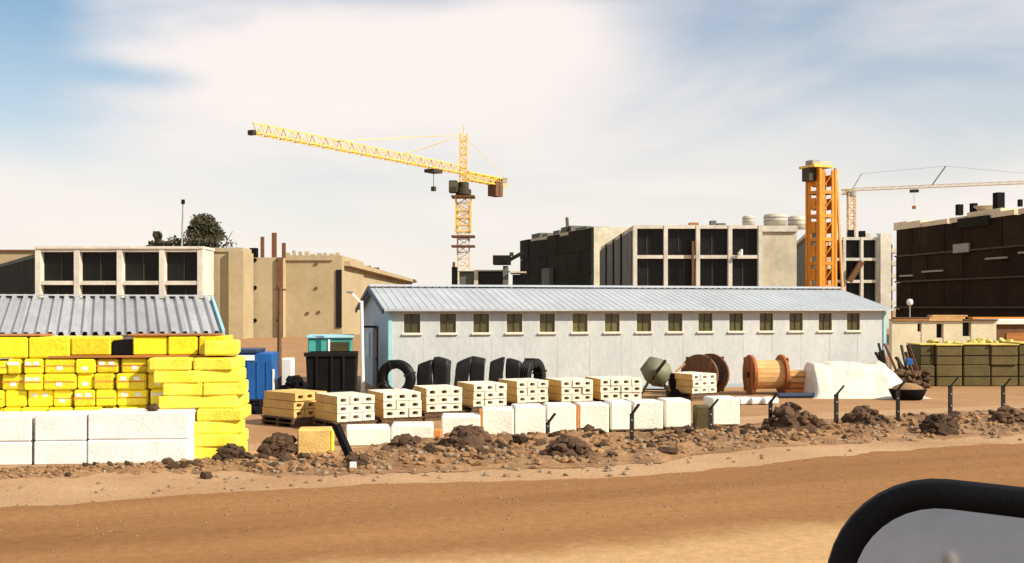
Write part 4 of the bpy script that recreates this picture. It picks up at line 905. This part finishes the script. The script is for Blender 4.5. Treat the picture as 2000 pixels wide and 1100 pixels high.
# ------------------------------------------------------------------ right-hand material yard
z = 41.6; k = z/F
def place(o, px, zz, h, rz=0): o.location = (gx(px, zz), zz, h); o.rotation_euler = (0, 0, rz); return o
n = 0
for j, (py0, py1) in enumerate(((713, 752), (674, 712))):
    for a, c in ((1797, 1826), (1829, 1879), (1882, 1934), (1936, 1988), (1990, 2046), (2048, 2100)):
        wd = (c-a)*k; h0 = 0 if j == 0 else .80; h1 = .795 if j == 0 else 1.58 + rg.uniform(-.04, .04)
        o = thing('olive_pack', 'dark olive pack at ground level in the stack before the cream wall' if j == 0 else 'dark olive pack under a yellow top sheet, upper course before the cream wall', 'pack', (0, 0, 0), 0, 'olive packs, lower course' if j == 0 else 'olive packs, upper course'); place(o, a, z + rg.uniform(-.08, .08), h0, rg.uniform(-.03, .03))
        MB().bbox(0, wd, 0, 1.3, 0, h1-h0, .035).build('wrapper', 'olive', o)  # shade on the pack fronts is put into the dark olive colour
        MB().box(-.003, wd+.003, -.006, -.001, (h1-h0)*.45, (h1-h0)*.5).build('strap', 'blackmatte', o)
        if j: MB().bbox(-.03, wd+.03, -.05, 1.36, h1-h0+.003, h1-h0+.05, .01).build('painted_lit_top', 'olivetop', o)  # sunlit top painted in as a separate yellow layer
z = 46; k = z/F; X0 = gx(1744, z); t = thing('low_wall', 'low cream wall with three dark broken openings behind the olive packs', 'wall', (X0, z, 0)); H = hz(627, z)
cuts = [(1742, 1792), (1800, 1829), (1843, 1880), (1897, 1946)]
for a, c in cuts: MB().box((a-1744)*k, (c-1744)*k, 0, .35, 0, H-.002).build('wall_panel', 'cream', t)
for a, c, q0, q1 in ((1792, 1800, 632, 648), (1829, 1843, 633, 660), (1880, 1897, 630, 657)):
    MB().box((a-1744)*k+.002, (c-1744)*k-.002, .02, .33, 0, hz(q1, z)).box((a-1744)*k+.002, (c-1744)*k-.002, .02, .33, hz(q0, z), H-.01).build('infill', 'cream', t); MB().box((a-1744)*k+.004, (c-1744)*k-.004, .25, .3, hz(q1, z)+.003, hz(q0, z)-.003).build('opening', 'darkvoid', t)
for i, (a, c, dz, m) in enumerate(((1744, 1812, 0, 'plank'), (1814, 1880, 0, 'palewood'), (1882, 1950, 0, 'brownwood'), (1750, 1806, .075, 'brownwood'), (1816, 1885, .085, 'palewood'), (1900, 2010, .085, 'orange'), (1820, 1890, .17, 'palewood'))):
    o = MB().bbox(0, (c-a)*k, 0, .5, 0, .07, .008).build('formwork_board', m); place(o, a, z-.1, H+.004+dz); tag(o, 'weathered orange formwork board stacked on top of the low cream wall', 'board', 'formwork boards on the cream wall')
z = 47; k = z/F; t = thing('site_hut', 'brown site hut with a white roof edge at the end of the cream wall', 'hut', (gx(1947, z), z, 0)); MB().box(0, 3.2, 0, 2.2, 0, hz(634, z)).build('wall', 'brownwood', t); MB().bbox(-.1, 3.3, -.15, 2.3, hz(634, z)+.003, hz(624, z), .02).build('roof', 'whitepaint', t)
MB().box(.4, 1.2, -.03, -.003, .05, 1.9).build('door', 'plank', t)
# yellow spoil on top of packs
b = MB(); z = 43.6; k = z/F; 
for i in range(150): b.rock((rg.uniform(0, 5.4), rg.gauss(0, .35), rg.uniform(.0, 1.55 if rg.random() < .9 else 1.75)), rg.uniform(.15, .32), rng=rg)
o = b.build('sand_heap', 'olivetop'); place(o, 1800, z, .1); tag(o, 'lumpy yellow sand heap between the olive packs and the cream wall', 'heap')
t = thing('scrap_pile', 'dark pile of leaning bars and scrap at the corner of the long shed', 'scrap pile', (gx(1768, 41), 41, 0))
for i in range(16):
    a = rg.uniform(-.5, .5); MB().bar((a*1.2, rg.uniform(-.3, .3), 0), (a*1.2-rg.uniform(.0, .7), rg.uniform(-.1, .4), rg.uniform(.6, 1.65)), .07, .09).build('bar', rg.choice(['steel', 'brownwood', 'cranedark']), t)
b = MB()
for i in range(36): b.rock((rg.uniform(-.7, .8), rg.uniform(-.5, .4), rg.uniform(0, .6)), rg.uniform(.12, .25), rng=rg)
b.build('debris', 'darksoil', t); MB().bbox(-.15, .1, -.55, -.4, .85, 1.1, .03).build('canister', 'bluepaint', t)
for px, z in ((1777, 62),):
    t = thing('globe_lamp', 'slim lamp post with a white globe before the black netted block', 'lamp post', (gx(px, z), z, 0)); H = hz(590, z)
    MB().tube((0, 0, 0), (0, 0, H-.2), .05, .04, 8).build('pole', 'cranegrey', t); MB().lathe([(0, H-.22), (.13, H-.16), (.19, H), (.13, H+.14), (0, H+.18)], 14).build('globe', 'whitepaint', t, True)
    MB().box(-.12, .12, -.12, .12, 0, .1).build('base', 'concrete', t)

# ------------------------------------------------------------------ the vehicle whose mirror shows
t = thing('lorry_cab', 'vehicle side mirror with grey glass in a thick black rounded frame', 'side mirror', (0, 0, 0), 0)
zc = 1.0; yaw = R(-34)
cx, cz = gx(1945, zc), hz(1347, zc)
def rrect(w, h, r, n=10, tw=0.0):
    pts = []
    for sx, sy, a0 in ((1, 1, 0), (-1, 1, 90), (-1, -1, 180), (1, -1, 270)):
        for i in range(n+1):
            a = R(a0 + 90*i/n); pts.append((sx*(w/2-r) + r*math.cos(a), sy*(h/2-r) + r*math.sin(a)))
    return pts
Mm = Matrix.Translation((cx, zc, cz)) @ Matrix.Rotation(yaw, 4, 'Z') @ Matrix.Rotation(R(-9), 4, 'X') @ Matrix.Rotation(R(1.5), 4, 'Y')
b = MB(); secs = [(0.0, .0, 0), (.020, .0, -.006), (.030, .0, -.001), (0, 0, 0)]
rings = []
for ins, yv in ((.029, .004), (.027, -.004), (.016, -.010), (.005, -.006), (.0, .006), (.004, .03), (.03, .07), (.07, .09)):
    rings.append([(x, yv, q) for x, q in rrect(.33-2*ins, .185*2-2*ins, .112-ins*.9)])
n = len(rings[0]); vs = [p for r in rings for p in r]; fs = [(k*n+i, k*n+(i+1) % n, (k+1)*n+(i+1) % n, (k+1)*n+i) for k in range(len(rings)-1) for i in range(n)]
fs.append(tuple(range((len(rings)-1)*n, len(rings)*n))); b.add(vs, fs, Mm); hs = b.build('mirror_housing', 'mirrorframe', t, True)
g_ = rrect(.33-.056, .37-.056, .112-.026); b = MB(); b.add([(x, .002, q) for x, q in g_] + [(x, .005, q) for x, q in g_], [tuple(range(n)), tuple(range(2*n-1, n-1, -1))] + [(i, n+i, n+(i+1) % n, (i+1) % n) for i in range(n)], Mm); b.build('mirror_glass', 'mirrorglass', hs)
dv = Vector((.917, .4, 0)); nv_ = Vector((-.4, .917, 0)); Md = Matrix(((dv.x, nv_.x, 0, 0), (dv.y, nv_.y, 0, .33), (0, 0, 1, 0), (0, 0, 0, 1)))
b = MB(); b.bar((cx, zc+.05, cz-.10), (cx+.02, zc-.05, 2.3), .03); b.bar((cx+.02, zc-.05, 2.3), Md @ Vector((.5, .01, 2.2)), .03); b.build('mirror_arm', 'mirrorframe', t)
dr_ = MB().bbox(-.7, .75, -.05, 0, 1.0, 2.5, .015, Md).build('door', 'cabpaint', t); MB().box(-.55, -.4, .002, .03, 2.05, 2.1, Md).build('handle', 'blackmatte', dr_)
MB().bbox(-.9, 1.4, -2.3, -.055, .55, 1.9, .03, Md).build('cab_body', 'cabpaint', t)
for v in (-2.2, -.35):
    Mw = Md @ Matrix.Translation((1.0, v, .5)) @ Matrix.Rotation(R(90), 4, 'X')
    wl = MB().lathe([(.26, -.14), (.46, -.14), (.5, -.1), (.5, .1), (.46, .14), (.26, .14), (.26, -.14)], 24, Mw).build('wheel', 'blackmatte', t, True); MB().lathe([(0, -.06), (.25, -.1), (.25, .1), (0, .06)], 16, Mw).build('rim', 'cabpaint', wl)

# pillar added behind the viewer, placed for its reflection in the mirror
d0 = Vector((gx(1852, 1), 1, hz(1072, 1) - EYE)).normalized(); nm = (Mm.to_3x3() @ Vector((0, -1, 0))).normalized(); rf = d0 - 2*d0.dot(nm)*nm
hp = Vector((cx, zc, cz)) + rf*0; k = 26 / math.hypot(rf.x, rf.y)
t = thing('added_pillar', 'cream rendered gate pillar across the road, caught in the side mirror', 'pillar', (cx + rf.x*k, zc + rf.y*k, 0), .4); H = EYE + rf.z*k - .55
MB().bbox(-.15, .15, -.15, .15, 0, H-.3, .03).build('shaft', 'cream', t); MB().bbox(-.24, .24, -.24, .24, H-.297, H-.1, .03).build('cap', 'concrete', t); MB().lathe([(0, H+.3), (.14, H+.2), (.18, H+.08), (.12, H-.097), (0, H-.097)], 14).build('finial', 'whitepaint', t, True)
